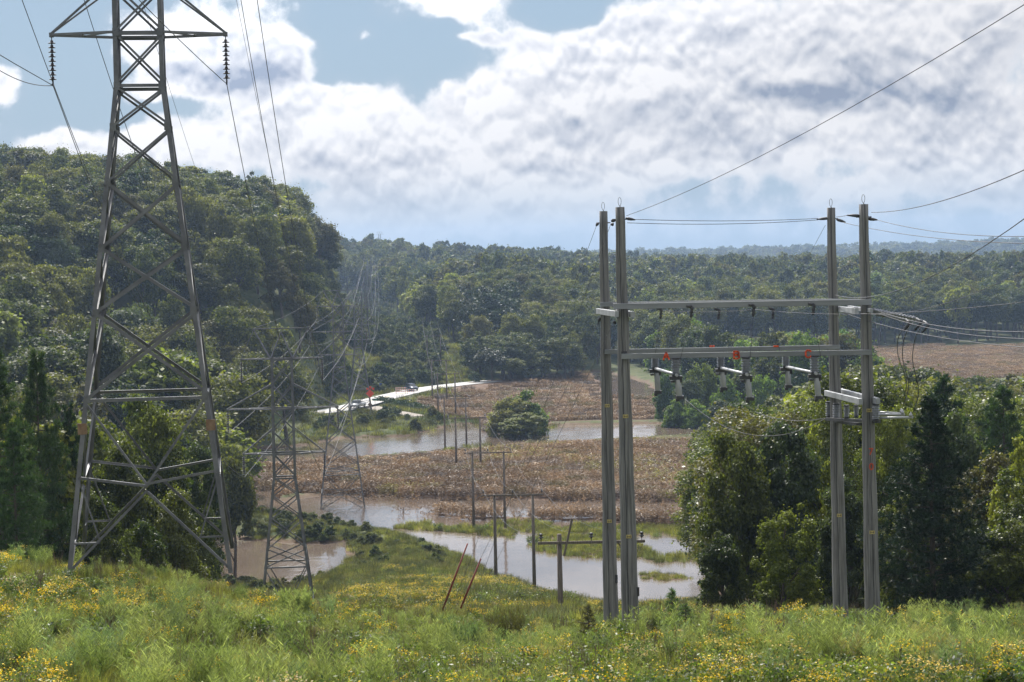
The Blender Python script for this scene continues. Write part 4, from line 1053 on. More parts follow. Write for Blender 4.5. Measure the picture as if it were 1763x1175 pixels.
def crown_mesh(seed, h, r, nclump, nleaf, lsize, base=0.22, top=1.0, irr=0.35, flat=0.75):
    """leaf clumps spread through an uneven crown; returns leaf verts/faces and the clump centres"""
    rg = np.random.default_rng(seed); cz = h * (base + top) / 2; hz = h * (top - base) / 2
    lob = rg.normal(size=(7, 3)); lob = unit(lob); amp = rg.uniform(-irr, irr, 7)
    D_ = unit(rg.normal(size=(nclump, 3))); D_[:, 2] = np.where(D_[:, 2] < -.55, -D_[:, 2] * .4, D_[:, 2])
    k = 1 + (np.maximum(D_ @ lob.T, 0) ** 2 @ amp)
    rad = (0.45 + 0.5 * rg.random(nclump) ** .6) * k
    C = D_ * rad[:, None] * np.array([r, r, hz]); C[:, 2] += cz
    cr = r * (0.09 + 0.22 * rg.random(nclump) ** 1.6)
    per = np.maximum((nleaf * cr ** 2 / np.sum(cr ** 2)).astype(int), 6)
    Cs = np.repeat(C, per, 0); rs = np.repeat(cr, per); n = len(Cs)
    U = unit(rg.normal(size=(n, 3))); U[:, 2] = np.where(rg.random(n) < .55, np.abs(U[:, 2]), U[:, 2])
    q = (0.45 + 0.65 * rg.random(n) ** .5) * np.where(rg.random(n) < .14, rg.uniform(1.0, 1.9, n), 1.0)
    Pp = Cs + U * (rs * q)[:, None] * np.array([1, 1, flat])
    kz = h / np.percentile(Pp[:, 2], 99.6); kr = r / np.percentile(np.hypot(Pp[:, 0], Pp[:, 1]), 97)
    kk = np.array([kr, kr, kz]); Pp = Pp * kk; C = C * kk
    N = unit(U * .8 + rg.normal(size=(n, 3)) * .7 + np.array([0, 0, .35]))
    V, Fq = quads(Pp, N, np.full(n, lsize), rg, 1.5, 1.0)
    return V, Fq, C
def tree_parts(name, seed, h, r, nclump, nleaf, lsize, lm, base=.22, irr=.35, limbs=14, tr=None, flat=.75):
    V, Fq, C = crown_mesh(seed, h, r, nclump, nleaf, lsize, base, 1.0, irr, flat)
    cm = mesh_np('crown', V, Fq, lm, False, link=False)
    rg = random.Random(seed); m = MB(); tr = tr or h * .022
    tp = [Vector((0, 0, -1.2))]; x = y = 0
    for i in range(1, 8):
        x += rg.uniform(-.02, .02) * h; y += rg.uniform(-.02, .02) * h; tp.append(Vector((x, y, h * .82 * i / 7)))
    m.tube(tp, [tr * (1.25 - i / 7 * 1.05) for i in range(8)], 7)
    idx = list(range(len(C))); rg.shuffle(idx)
    for i in idx[:limbs]:
        c = Vector(C[i]); z0 = max(h * .15, c.z - (abs(c.x) + abs(c.y)) * .6 - h * .05); z0 = min(z0, h * .7)
        f_ = z0 / (h * .82) * 7; j = int(f_); a = tp[j].lerp(tp[min(j + 1, 7)], f_ - j)
        mid = a.lerp(c, .55) + Vector((0, 0, .04 * h)); m.tube([a, mid, c], [tr * .45, tr * .28, tr * .08], 5)
    tm = m.build('trunk', M_bark, None, True, link=False)
    return tm, cm
def pine_parts(seed, h, r, lm, nb=70, tuft=34, ln=0.30, base=.16):
    rg = np.random.default_rng(seed); m = MB(); m.tube([(0, 0, -1), (0, 0, h * .5), (0, 0, h)], [h * .017, h * .011, .02], 8)
    Cs = []; Ts = []
    for i in range(nb):
        f = base + (1 - base) * (i / nb) ** .9; z = f * h; a = i * 2.4 + rg.uniform(-.4, .4)
        Lb = r * (min(1, (1 - f) * 1.55 + .10)) * rg.uniform(.65, 1.12) * (0.55 + .45 * min(1, (f - base) * 5))
        e = np.array([math.cos(a) * Lb, math.sin(a) * Lb, z + Lb * rg.uniform(.05, .38)]); b = np.array([0, 0, z])
        mid = (b + e) / 2 - np.array([0, 0, Lb * .05]); m.tube([b, mid, e], [.035 + .01 * (1 - f), .022, .008], 4)
        nt = int(4 + Lb * 7)
        for k in range(nt):
            t = rg.uniform(.25, 1.0); p_ = b * (1 - t) + e * t + rg.normal(size=3) * Lb * .13 * np.array([1, 1, .5]) * (1.1 - t * .3)
            Cs.append(np.repeat(p_[None], tuft, 0)); dirs = unit(rg.normal(size=(tuft, 3)) + (e - b) / max(Lb, .1) * .7 + np.array([0, 0, .35])); Ts.append(dirs)
    Cs = np.concatenate(Cs); Ts = np.concatenate(Ts); n = len(Cs); Lf = ln * rg.uniform(.6, 1.1, n)
    N = unit(np.cross(Ts, rg.normal(size=(n, 3))))
    V, Fq = quads(Cs + Ts * Lf[:, None] * .5, N, Lf, rg, 1.0, 0.11, Ts)
    cm = mesh_np('crown', V, Fq, lm, False, link=False); tm = m.build('trunk', M_bark, None, True, link=False); return tm, cm

VAR = {}
def variants():
    VAR['near'] = [tree_parts('n', 10 + i, 9.0, 2.5, (150, 110, 190, 130)[i], 46000, .108, M_leafN, .02, (.5, .7, .4, .6)[i], 26, .14) for i in range(4)]
    VAR['nearY'] = [tree_parts('n', 30 + i, 9.0, 2.6, (90, 130)[i], 38000, .112, M_leafY, .02, .6, 20, .12) for i in range(2)]
    VAR['tall'] = [tree_parts('t', 20 + i, 16.0, 4.2, (220, 160, 260)[i], 60000, .128, M_leafN, .05, (.5, .7, .6)[i], 26, .2) for i in range(3)]
    VAR['tallY'] = [tree_parts('t', 25, 16.0, 4.2, 170, 54000, .128, M_leafY, .05, .6, 26, .2)]
    VAR['mid'] = [tree_parts('m', 50 + i, 14.0, 5.0, (170, 120, 210, 90, 150, 240)[i], 19000, .28, M_leafA, (.10, .16, .22, .08, .14, .2)[i], (.3, .45, .35, .5, .4, .3)[i], 10) for i in range(6)]
    VAR['midY'] = [tree_parts('m', 70 + i, 14.0, 4.8, 90, 8500, .42, M_leafY, .12, .4, 8) for i in range(2)]
    VAR['midD'] = [tree_parts('m', 80 + i, 14.0, 5.6, 110, 9000, .42, M_leafD, .12, .4, 8) for i in range(2)]
    VAR['far'] = [tree_parts('f', 90 + i, 15.0, 5.6, (60, 90, 45, 120, 75)[i], 4200, .62, M_leafA, .1, .45, 3) for i in range(5)]
    VAR['bright'] = [tree_parts('b', 100 + i, 8.0, 4.2, 190, 24000, .24, M_leafB, -.35, .5, 10) for i in range(2)]
    VAR['shrub'] = [tree_parts('s', 110 + i, 3.0, 1.9, 60, 3600, .22, M_shrub, -.1, .5, 6, .05) for i in range(4)]
    VAR['pine'] = [pine_parts(120 + i, 10.0, 2.9, M_needle) for i in range(3)]
    VAR['bigpine'] = [pine_parts(140, 10.0, 2.9, M_pineD, 120, 40, .26, .05)]
    VAR['sapling'] = [pine_parts(130 + i, 1.6, .5, M_sap, 22, 16, .16, .08) for i in range(2)]
variants()
def plant_tree(name, kind, vi, x, y, s, sz, label, group=None, cat='tree', rz=None, z=None):
    tm, cm = VAR[kind][vi % len(VAR[kind])]
    z = tz(x, y) if z is None else z
    t = thing(name, label, cat, (x, y, z), random.uniform(0, 6.28) if rz is None else rz, group)
    t.scale = (s, s, sz)
    for src in (tm, cm):
        c = src.copy(); COL.objects.link(c); c.parent = t
    return t
HID = {'tall': 16.0, 'tallY': 16.0, 'near': 9.0, 'nearY': 9.0, 'mid': 14.0, 'midY': 14.0, 'midD': 14.0, 'far': 15.0, 'bright': 8.0, 'shrub': 3.0, 'pine': 10.0, 'bigpine': 10.0, 'sapling': 1.6}
def tree_at(name, kind, px, ytop, D, rpx, label, group=None, vi=None, cat='tree', zb=None):
    """a tree whose top is seen at (px, ytop), standing D metres off, crown rpx photo pixels in radius"""
    p_ = P(px, ytop, D); zb = tz(p_.x, D) if zb is None else zb
    h = p_.z - zb; cr = {'tall': 4.2, 'tallY': 4.2, 'near': 2.5, 'nearY': 2.6, 'mid': 5.0, 'midY': 4.8, 'midD': 5.6, 'bright': 4.2, 'shrub': 1.9, 'pine': 2.9, 'bigpine': 2.9, 'sapling': .45, 'far': 5.6}[kind]
    return plant_tree(name, kind, random.randrange(6) if vi is None else vi, p_.x, D, rpx * D / F / cr, h / HID[kind], label, group, cat, z=zb)

# ---- near woods on the right, trees told apart by look and place
NR = [
 ('near', 1272, 752, 84, 66, 'dark leafy tree left of the back right grey pole, at the flood edge', 0),
 ('near', 1330, 735, 86, 82, 'tall dark tree left of the back right grey pole, its crown reaching the beam insulators', 1),
 ('nearY', 1345, 885, 78, 62, 'low yellow-green tree at the foot of the dark tree left of the grey poles', 0),
 ('near', 1245, 905, 80, 50, 'low olive bush beside the water at the left end of the right woods', 2),
 ('tall', 1405, 690, 98, 80, 'leafy tree directly behind the back right grey pole', 2),
 ('nearY', 1405, 745, 88, 60, 'yellow-green tree between the back right grey pole and the dark tree', 1),
 ('near', 1465, 830, 80, 55, 'shadowy tree seen between the two right grey poles', 3),
 ('tallY', 1470, 665, 110, 60, 'light green tree top between the two right grey poles', 0),
 ('tall', 1530, 700, 100, 60, 'leafy tree just right of the front right grey pole', 0),
 ('near', 1545, 860, 78, 60, 'dark tree between the front right grey pole and the big pine', 1),
 ('bigpine', 1603, 686, 74, 112, 'tall dark pine right of the front right grey pole', 0),
 ('near', 1660, 720, 92, 70, 'leafy tree right behind the big pine', 3),
 ('near', 1700, 790, 84, 75, 'broad glossy-leaved tree right of the big pine', 1),
 ('nearY', 1745, 770, 80, 60, 'yellow-green tree at the right picture edge', 1),
 ('near', 1790, 820, 76, 80, 'dark tree cut off by the right picture edge', 2),
 ('near', 1690, 900, 76, 44, 'dark low tree in front of the pine trunk on its right', 0),
 ('near', 1730, 900, 74, 60, 'low dark glossy tree under the yellow-green one at the right edge', 3),
 ('near', 1548, 950, 76, 34, 'small dark tree at the foot of the big pine, on its left', 3),
]
for k_, x_, y_, D_, r_, l_, v_ in NR:
    tree_at('pine_tree' if k_ == 'bigpine' else 'broadleaf_tree', k_, x_, y_, D_, r_, l_, 'near trees of the woods on the right' if k_ != 'bigpine' else None, v_)
# ---- pines at the left edge
for x_, y_, D_, r_, l_ in ((-8, 608, 84, 95, 'dark pine cut off by the left picture edge'), (62, 612, 90, 78, 'dark pine with a pointed top left of the near lattice tower'),
                           (118, 700, 96, 55, 'smaller dark pine between the pointed pine and the near lattice tower'), (22, 740, 78, 66, 'low dark pine at the lower left edge')):
    tree_at('pine_tree', 'pine', x_, y_, D_, r_, l_, 'dark pines on the left')
# ---- trees in and behind the near lattice tower
NL = [(205, 770, 100, 60, 'near', 'leafy tree seen through the lower left of the near lattice tower'), (262, 690, 118, 70, 'near', 'glossy tree seen through the middle of the near lattice tower'),
      (330, 770, 122, 52, 'near', 'leafy tree inside the right leg of the near lattice tower'), (165, 850, 88, 50, 'near', 'low tree at the left foot of the near lattice tower'), (285, 850, 100, 60, 'near', 'low bushy tree under the bracing of the near lattice tower'),
      (240, 900, 84, 45, 'near', 'bush under the middle of the near lattice tower'), (345, 880, 118, 40, 'near', 'bush beside the pond, inside the right leg of the near tower'), (398, 790, 205, 45, 'mid', 'dark rounded tree at the pond end between the two nearest lattice towers')]
for x_, y_, D_, r_, k_, l_ in NL: tree_at('broadleaf_tree', k_, x_, y_, D_, r_, l_, 'near trees behind the near lattice tower')
for x_, yt_, D_, r_, k_, l_ in ((846, 602, 486, 30, 'midD', 'very dark round tree where the pale road disappears'), (878, 618, 486, 24, 'mid', 'small tree just right of the dark round tree at the end of the road'), (836, 500, 560, 40, 'midD', 'large dark oak rising above the wood beyond the road'), (815, 640, 482, 12, 'shrub', 'small shrub hiding the far end of the pale road')):
    tree_at('broadleaf_tree' if k_ != 'shrub' else 'shrub', k_, x_, yt_, D_, r_, l_, cat='tree' if k_ != 'shrub' else 'shrub')
# ---- single trees and bushes out in the valley
def bushG(px, yt, D, r, l_, k='bright', name='green_bush', cat='bush', zb=None, g=None): return tree_at(name, k, px, yt, D, r, l_, g, cat=cat, zb=zb)
bushG(905, 676, 364, 44, 'bright green rounded bush standing in the flood, its right half', zb=-.1)
bushG(870, 688, 362, 38, 'lower left half of the bright green bushes standing in the flood', zb=-.1)
bushG(892, 712, 357, 44, 'low yellow-green growth at the foot of the bright green bushes in the flood', 'nearY', zb=-.1)
IS = [(1150, 640, 385, 28), (1180, 655, 376, 26), (1215, 630, 385, 30), (1250, 645, 378, 28), (1285, 640, 385, 26), (1160, 690, 372, 24), (1200, 690, 370, 26), (1240, 690, 371, 26), (1275, 695, 372, 22), (1305, 650, 382, 28), (1330, 575, 420, 28)]
_w = ['below the letter A', 'just right of the letter A', 'between the letters A and B', 'just left of the letter B', 'just right of the letter B', 'below the letter A', 'just right of the letter A', 'just left of the letter B', 'below the letter B', 'half way between letters B and C', 'standing tallest left of the letter C']
ISL = ['%s of the flooded clump, seen %s' % ('taller back tree' if i < 5 or i > 8 else 'low front tree', _w[i]) for i in range(11)]
for i_, (x_, y_, D_, r_) in enumerate(IS):
    tree_at('broadleaf_tree', 'bright' if i_ % 3 != 1 else 'mid', x_, y_, D_, r_, ISL[i_], 'tree clump in the water behind the switches', cat='tree', zb=0)

SRC = bpy.data.collections.new('scatter_sources')
def source_collection(name, objs):
    c = bpy.data.collections.new(name)
    for o in objs: c.objects.link(o)
    return c
def joined(name, parts):
    """one mesh from (verts, quads, material) lists"""
    V = []; Fq = []; mi = []; mats = []; b = 0
    for v_, f_, m_ in parts:
        if m_ not in mats: mats.append(m_)
        V.append(v_); Fq.append(f_ + b); mi.append(np.full(len(f_), mats.index(m_))); b += len(v_)
    return mesh_np(name, np.concatenate(V), np.concatenate(Fq), mats, False, np.concatenate(mi), link=False)
def scatter(name, srcs, pts, rot, scl, idx):
    me = bpy.data.meshes.new(name); n = len(pts)
    me.vertices.add(n); me.vertices.foreach_set('co', np.ascontiguousarray(pts, dtype=np.float32).ravel())
    a = me.attributes.new('rot', 'FLOAT_VECTOR', 'POINT'); a.data.foreach_set('vector', np.ascontiguousarray(rot, dtype=np.float32).ravel())
    a = me.attributes.new('scl', 'FLOAT_VECTOR', 'POINT'); a.data.foreach_set('vector', np.ascontiguousarray(scl, dtype=np.float32).ravel())
    a = me.attributes.new('idx', 'INT', 'POINT'); a.data.foreach_set('value', np.ascontiguousarray(idx, dtype=np.int32))
    o = bpy.data.objects.new(name, me); COL.objects.link(o)
    c = source_collection(name + '_source', srcs)
    ng = bpy.data.node_groups.new(name, 'GeometryNodeTree')
    ng.interface.new_socket('Geometry', in_out='INPUT', socket_type='NodeSocketGeometry'); ng.interface.new_socket('Geometry', in_out='OUTPUT', socket_type='NodeSocketGeometry')
    N = ng.nodes; Lk = ng.links; gi = N.new('NodeGroupInput'); go_ = N.new('NodeGroupOutput')
    ci = N.new('GeometryNodeCollectionInfo'); ci.inputs['Collection'].default_value = c; ci.inputs['Separate Children'].default_value = True; ci.inputs['Reset Children'].default_value = True
    ip = N.new('GeometryNodeInstanceOnPoints'); ip.inputs['Pick Instance'].default_value = True
    def na(nm, ty):
        q = N.new('GeometryNodeInputNamedAttribute'); q.data_type = ty; q.inputs['Name'].default_value = nm; return q.outputs['Attribute']
    mp = N.new('GeometryNodeMeshToPoints') if False else None
    Lk.new(gi.outputs[0], ip.inputs['Points']); Lk.new(ci.outputs[0], ip.inputs['Instance'])
    Lk.new(na('idx', 'INT'), ip.inputs['Instance Index']); Lk.new(na('rot', 'FLOAT_VECTOR'), ip.inputs['Rotation']); Lk.new(na('scl', 'FLOAT_VECTOR'), ip.inputs['Scale'])
    Lk.new(ip.outputs[0], go_.inputs[0])
    md = o.modifiers.new('scatter', 'NODES'); md.node_group = ng
    tag(o, kind='stuff'); return o
def jitter_grid(x0, x1, y0, y1, sp, rg, j=.8):
    xs, ys = np.meshgrid(np.arange(x0, x1, sp), np.arange(y0, y1, sp)); n = xs.size
    return xs.ravel() + rg.uniform(-.5, .5, n) * sp * j, ys.ravel() + rg.uniform(-.5, .5, n) * sp * j
def whole_tree(tm, cm, name):
    # trunk and crown as one instance source
    vt = np.array([v.co[:] for v in tm.data.vertices]); ft = [tuple(p_.vertices) for p_ in tm.data.polygons]; ft = np.array([f if len(f) == 4 else (f[0], f[1], f[2], f[2]) for f in ft if len(f) in (3, 4)])
    nv = len(cm.data.vertices); vc = np.empty(nv * 3, np.float32); cm.data.vertices.foreach_get('co', vc); vc = vc.reshape(-1, 3); fc = np.arange(nv).reshape(-1, 4)
    return joined(name, [(vt, ft, M_bark), (vc, fc, cm.data.materials[0])])
rg = np.random.default_rng(11)

# ---- left hillside wood and the mid-distance woods: collect candidate trees, the largest become things of their own
cand = []
def near_line(x, y): return x > wood_edge(y)
# left hill
xs, ys = jitter_grid(-230, -15, 96, 660, 8.2, rg)
for x, y in zip(xs, ys):
    u_ = x / y
    if u_ < -.285 or x > wood_edge(y) - 1.0: continue
    px = 881 + F * u_
    if y < 132 and px > 130: continue
    if inside(WP, np.array([x]), np.array([y]))[0] or inside(WB, np.array([x]), np.array([y]))[0] or inside(CORN1, np.array([x]), np.array([y]))[0] or inside(WA, np.array([x]), np.array([y]))[0]: continue
    if edge_dist(ROAD, np.array([x]), np.array([y]), False)[0] < 8: continue
    s = rg.uniform(.65, 1.35); hh = rg.uniform(.75, 1.25)
    if y < 200: s *= .8; hh *= .72 + .1 * rg.random()
    elif y < 250: hh *= .85
    kd = 'mid' if rg.random() > .12 else ('midY' if rg.random() < .6 else 'midD')
    if px > 330 and y < 330 and rg.random() < .35: kd = 'midY'
    cand.append((x, y, s, hh * 1.0, kd, 'tree in the dense wood covering the hillside on the left', 'trees of the left hillside'))
# wood on the knoll beyond the road
KN = poly([(716, 640), (735, 600), (760, 560), (720, 520), (735, 500)], 3)
xs, ys = jitter_grid(-50, 60, 478, 700, 8.0, rg)
for x, y in zip(xs, ys):
    px = 881.5 + F * x / y
    lo = np.interp(px, [700, 720, 790, 812, 1000, 1040], [690, 640, 545, 484, 505, 550])
    if px < 712 or px > 1042 or y < lo: continue
    if edge_dist(ROAD, np.array([x]), np.array([y]), False)[0] < 7: continue
    kd = 'mid'; r0 = rg.random()
    if px < 790 and y > 600 and r0 < .6: kd = 'midY'
    if 790 < px < 880 and 530 < y < 600: kd = 'midD'
    cand.append((x, y, rg.uniform(.75, 1.15), rg.uniform(.85, 1.15) * (0.75 if y < 520 else 1.0), kd, 'tree in the wood beyond the pale road, left of the grey poles', 'trees of the wood beyond the road'))
# right bank of the far channel, up to the field
xs, ys = jitter_grid(20, 130, 395, 606, 8.5, rg)
for x, y in zip(xs, ys):
    px = 881.5 + F * x / y
    if px < (1095 if y < 566 else 1030) or (px > 1510): continue
    lo = np.interp(px, [1090, 1120, 1160, 1210, 1330, 1500], [566, 545, 480, 425, 400, 330])
    if y < lo or inside(WC, np.array([x]), np.array([y]))[0] or inside(CORN4, np.array([x]), np.array([y]))[0]: continue
    kd = 'mid' if rg.random() < .8 else 'bright'
    zt = CAMZ - (np.interp(px, [1030, 1160, 1250], [540, 565, 605]) - 425 - rg.uniform(-10, 30)) / F * y
    hh = (zt - tz(x, y)) / (14 if kd == 'mid' else 8); 
    if hh < .25: continue
    cand.append((x, y, min(max(hh, .6), 1.0) * (1 if kd == 'mid' else 1.3), hh, kd, 'tree on the far right bank seen between the grey poles', 'trees between the channel and the far field'))
# lower right woods between the near trees and the field
xs, ys = jitter_grid(12, 110, 104, 400, 7.6, rg)
for x, y in zip(xs, ys):
    px = 881.5 + F * x / y
    lim = np.interp(y, [100, 150, 200, 260, 300, 370, 400], [1290, 1235, 1225, 1250, 1290, 1330, 1340])
    if px < lim or px > 1830: continue
    yt = np.interp(px, [1240, 1300, 1380, 1500, 1600, 1700, 1763], [740, 720, 665, 640, 655, 665, 650]) + rg.uniform(-12, 45)
    yt -= (HOR - 425) * 0
    zt = CAMZ - (yt - (432 - .0201 * (px - 881))) / F * y; h_ = zt - tz(x, y)
    if h_ < 2.5: continue
    h_ = min(h_, 17)
    kd = 'mid' if rg.random() < .72 else ('midY' if rg.random() < .6 else 'pine')
    if y < 215 and kd in ('mid', 'midY'): kd = 'near' if kd == 'mid' else 'nearY'
    if kd in ('near', 'nearY') and h_ > 10.5: kd = {'near': 'tall', 'nearY': 'tallY'}[kd]
    s = np.clip(h_ / HID[kd], .45, 1.15) * (1.45 if kd in ('near', 'nearY') else 1)
    cand.append((x, y, s * rg.uniform(.9, 1.15), h_ / HID[kd], kd, 'tree in the woods between the near right trees and the distant field', 'trees of the woods on the right'))
# forest edge beyond the right-hand field
xs, ys = jitter_grid(40, 260, 600, 760, 9.0, rg)
for x, y in zip(xs, ys):
    px = 881.5 + F * x / y
    if px < 1080 or px > 1800: continue
    lo = np.interp(px, [1080, 1440, 1500, 1763], [620, 628, 634, 652])
    if y < lo: continue
    cand.append((x, y, rg.uniform(.85, 1.2), rg.uniform(1.05, 1.45), 'mid' if rg.random() < .88 else 'midY', 'tree at the forest edge beyond the brown field on the right', 'trees of the forest edge beyond the field'))
def cell_label(x, y, kd, g_):
    px = 881.5 + F * x / y
    def pick(v, tbl):
        for lim, t_ in tbl:
            if v < lim: return t_
        return tbl[-1][1]
    look = {'mid': 'green tree', 'midY': 'yellow-green tree', 'midD': 'dark green tree', 'near': 'glossy leafy tree', 'tall': 'tall leafy tree', 'tallY': 'tall olive tree', 'nearY': 'light olive tree', 'pine': 'pine', 'bright': 'bright green tree'}[kd]
    if 'hillside' in g_:
        a_ = pick(px, ((60, 'at the left picture edge'), (150, 'left of the near tower'), (260, 'behind the near tower'), (370, 'beside the near tower'), (450, 'right of the near tower'), (9e9, 'behind the second lattice tower')))
        b_ = pick(y, ((130, 'at the foot of the left wood'), (165, 'low in the left wood'), (205, 'above the pond in the left wood'), (250, 'a third up the left wood'), (300, 'half way up the left wood'), (9e9, 'high in the left wood')))
        return '%s %s, %s' % (look, b_, a_)
    if 'on the right' in g_:
        a_ = pick(px, ((1300, 'at its left end'), (1400, 'left of the back right pole'), (1450, 'behind the back right pole'), (1500, 'between the right poles'), (1570, 'right of the front right pole'), (1650, 'behind the big pine'), (1720, 'right of the big pine'), (9e9, 'at the right picture edge')))
        b_ = pick(y, ((125, 'front row'), (150, 'second row'), (180, 'third row'), (215, 'middle'), (260, 'rear'), (9e9, 'far rear')))
        return '%s, %s of the right woods, %s' % (look, b_, a_)
    return None
cand.sort(key=lambda c_: c_[1] * (1.0 if 'hillside' in c_[6] else (1.25 if 'on the right' in c_[6] else 1.0)))
NT = 262
far_list = []
print('candidates', len(cand))
# trees of the left hill that stand in front of nothing are kept evenly: nearest first
for i_, (x, y, s, sz, kd, l_, g_) in enumerate(cand):
    if i_ < NT: plant_tree('pine_tree' if kd == 'pine' else 'broadleaf_tree', kd, int(rg.integers(6)), x, y, s, sz, cell_label(x, y, kd, g_) or l_, g_)
    else: far_list.append((x, y, s, sz, kd))
kinds = ['mid', 'midY', 'midD', 'bright', 'pine', 'near', 'nearY', 'tall', 'tallY']; srcs = []; kidx = {}
for kd in kinds:
    kidx[kd] = []
    for tm, cm in VAR[kd]:
        kidx[kd].append(len(srcs)); srcs.append(whole_tree(tm, cm, 'wood_tree'))
srcs_sorted = sorted(range(len(srcs)), key=lambda k: srcs[k].name); inv = {k: i for i, k in enumerate(srcs_sorted)}
pts_ = np.array([(x, y, tz(x, y)) for x, y, *_ in far_list]); n_ = len(pts_)
idx_ = np.array([inv[kidx[kd][rg.integers(len(kidx[kd]))]] for *_, kd in far_list])
rot_ = np.zeros((n_, 3)); rot_[:, 2] = rg.uniform(0, 6.28, n_)
scatter('hillside_wood', srcs, pts_, rot_, np.array([(s, s, sz) for _, _, s, sz, _ in far_list]), idx_)
# ---- far forest on the ridges
xs, ys = [], []
for y0, y1, sp in ((640, 900, 10), (900, 1330, 10.5), (1330, 1650, 13), (1900, 2400, 24), (2700, 3300, 24)):
    a, b = jitter_grid(-.34 * y1, .34 * y1, y0, y1, sp, rg); xs.append(a); ys.append(b)
xs = np.concatenate(xs); ys = np.concatenate(ys); px = 881.5 + F * xs / ys
keep = (np.abs(xs / ys) < .31)
keep &= ~((ys < 640 + 20) & (px < 1080))
cut = (px > 570) & (px < np.interp(ys, [640, 760, 900, 1000], [770, 705, 660, 640])) & (ys < 1000)
keep &= ~cut
keep &= ~((px < 575) & (ys < 900)) & ~((px > 1085) & (ys < 760)) & ~((px < 1042) & (px > 700) & (ys < 700))
keep &= ~((px < 520) & (ys < 3000))
xs, ys, px = xs[keep], ys[keep], px[keep]; n_ = len(xs)
big = np.where(ys > 1800, 1.7, np.where(ys > 1330, 1.15, 1.0))
sc_ = rg.uniform(.6, 1.4, n_) * big; sh = rg.uniform(.6, 1.4, n_) * np.where(ys > 1800, 1.15, 1.0)
fs_ = [whole_tree(tm, cm, 'forest_tree') for tm, cm in VAR['far']]
scatter('far_forest', fs_, np.stack([xs, ys, terrain(xs, ys)], -1), np.stack([xs * 0, ys * 0, rg.uniform(0, 6.28, n_)], -1), np.stack([sc_, sc_, sh], -1), rg.integers(len(fs_), size=n_))
print('far forest', n_)
# ---- shrubs: the cutting under the line, the banks, the field margins
def shrub_scatter(name, test, x0, x1, y0, y1, sp, smin, smax, seed, srcs_=None):
    rg_ = np.random.default_rng(seed); xs, ys = jitter_grid(x0, x1, y0, y1, sp, rg_); px = 881.5 + F * xs / ys
    k = test(xs, ys, px) & (edge_dist(ROAD, xs, ys, False) > 6) & (edge_dist(DRIVE, xs, ys, False) > 3); z = terrain(xs, ys); k &= z > .12
    xs, ys, z = xs[k], ys[k], z[k]; n = len(xs); s = rg_.uniform(smin, smax, n); ss = srcs_ or [whole_tree(tm, cm, 'shrub') for tm, cm in VAR['shrub']]
    return scatter(name, ss, np.stack([xs, ys, z], -1), np.stack([xs * 0, xs * 0, rg_.uniform(0, 6.28, n)], -1), np.stack([s, s, s * rg_.uniform(.7, 1.3, n)], -1), rg_.integers(len(ss), size=n))
def nofield(x, y):
    r_ = np.ones(x.shape, bool)
    for f_ in (CORN1, CORN2, CORN3, CORN4, MARSH, WA, WB, WC, WP): r_ &= ~inside(f_, x, y)
    return r_
shrub_scatter('hillside_scrub', lambda x, y, px: (x > wood_edge(y) - 6) & (px < np.interp(y, [430, 640, 760, 900, 1000], [745, 775, 715, 668, 645])) & (fbm(x * .05, y * .03) > .40), -80, 10, 452, 1000, 3.4, .3, 1.25, 3)
shrub_scatter('bank_scrub', lambda x, y, px: (px > 440) & (px < 760) & (y > 345) & (y < 440) & (edge_dist(ROAD, x, y, False) > 16) & (fbm(x * .1, y * .07) > .5) & nofield(x, y), -60, 0, 345, 440, 2.4, .25, .75, 4)
# ---------------------------------------------------------------- low growth
def blades(seed, n, h, spread, wdt, lean, seg=3, hv=.5):
    """thin curved blades as chains of quads"""
    rg_ = np.random.default_rng(seed); a = rg_.uniform(0, 6.28, n); r = spread * np.sqrt(rg_.random(n)); B = np.stack([np.cos(a) * r, np.sin(a) * r, np.zeros(n)], -1)
    H = h * (1 - hv * rg_.random(n)); la = a + rg_.normal(0, .8, n); L_ = lean * rg_.uniform(.3, 1.2, n); Dn = np.stack([np.cos(la), np.sin(la)], -1)
    W = np.stack([-np.sin(la + rg_.normal(0, .8, n)), np.cos(la), np.zeros(n)], -1); rows = []
    for k in range(seg + 1):
        t = k / seg; c = B.copy(); c[:, :2] += Dn * (L_ * H * t ** 2)[:, None]; c[:, 2] = H * t * (1 - .25 * L_ * t); w_ = wdt * (1 - .8 * t); rows.append((c - W * w_ / 2, c + W * w_ / 2))
    V = np.stack([v for r_ in rows for v in r_], 1).reshape(-1, 3); m = 2 * (seg + 1); base = np.arange(n)[:, None] * m
    Fq = np.concatenate([base + np.array([2 * k, 2 * k + 1, 2 * k + 3, 2 * k + 2]) for k in range(seg)])
    return V, Fq
def plume(seed, nst, h, spread):
    """feathery upright weed: stems carrying many hair-thin leaflets"""
    rg_ = np.random.default_rng(seed); V1, F1 = blades(seed, nst, h, spread, .012, .25, 3, .35); Cs = []; Ts = []
    st = V1.reshape(nst, 8, 3)
    for i in range(nst):
        for k in range(60):
            t = rg_.uniform(.15, 1.0) * 3; j = min(int(t), 2); f = t - j; p_ = st[i, 2 * j] * (1 - f) + st[i, 2 * j + 2] * f
            a = rg_.uniform(0, 6.28); Cs.append(p_); Ts.append((math.cos(a), math.sin(a), rg_.uniform(.5, 1.6)))
    Cs = np.array(Cs); Ts = unit(np.array(Ts)); n = len(Cs); Lf = rg_.uniform(.08, .24, n)
    N = unit(np.cross(Ts, rg_.normal(size=(n, 3)))); V2, F2 = quads(Cs + Ts * Lf[:, None] / 2, N, Lf, rg_, 1.0, .07, Ts)
    return joined('feathery_weed', [(V1, F1, M_feather), (V2, F2, M_feather)])
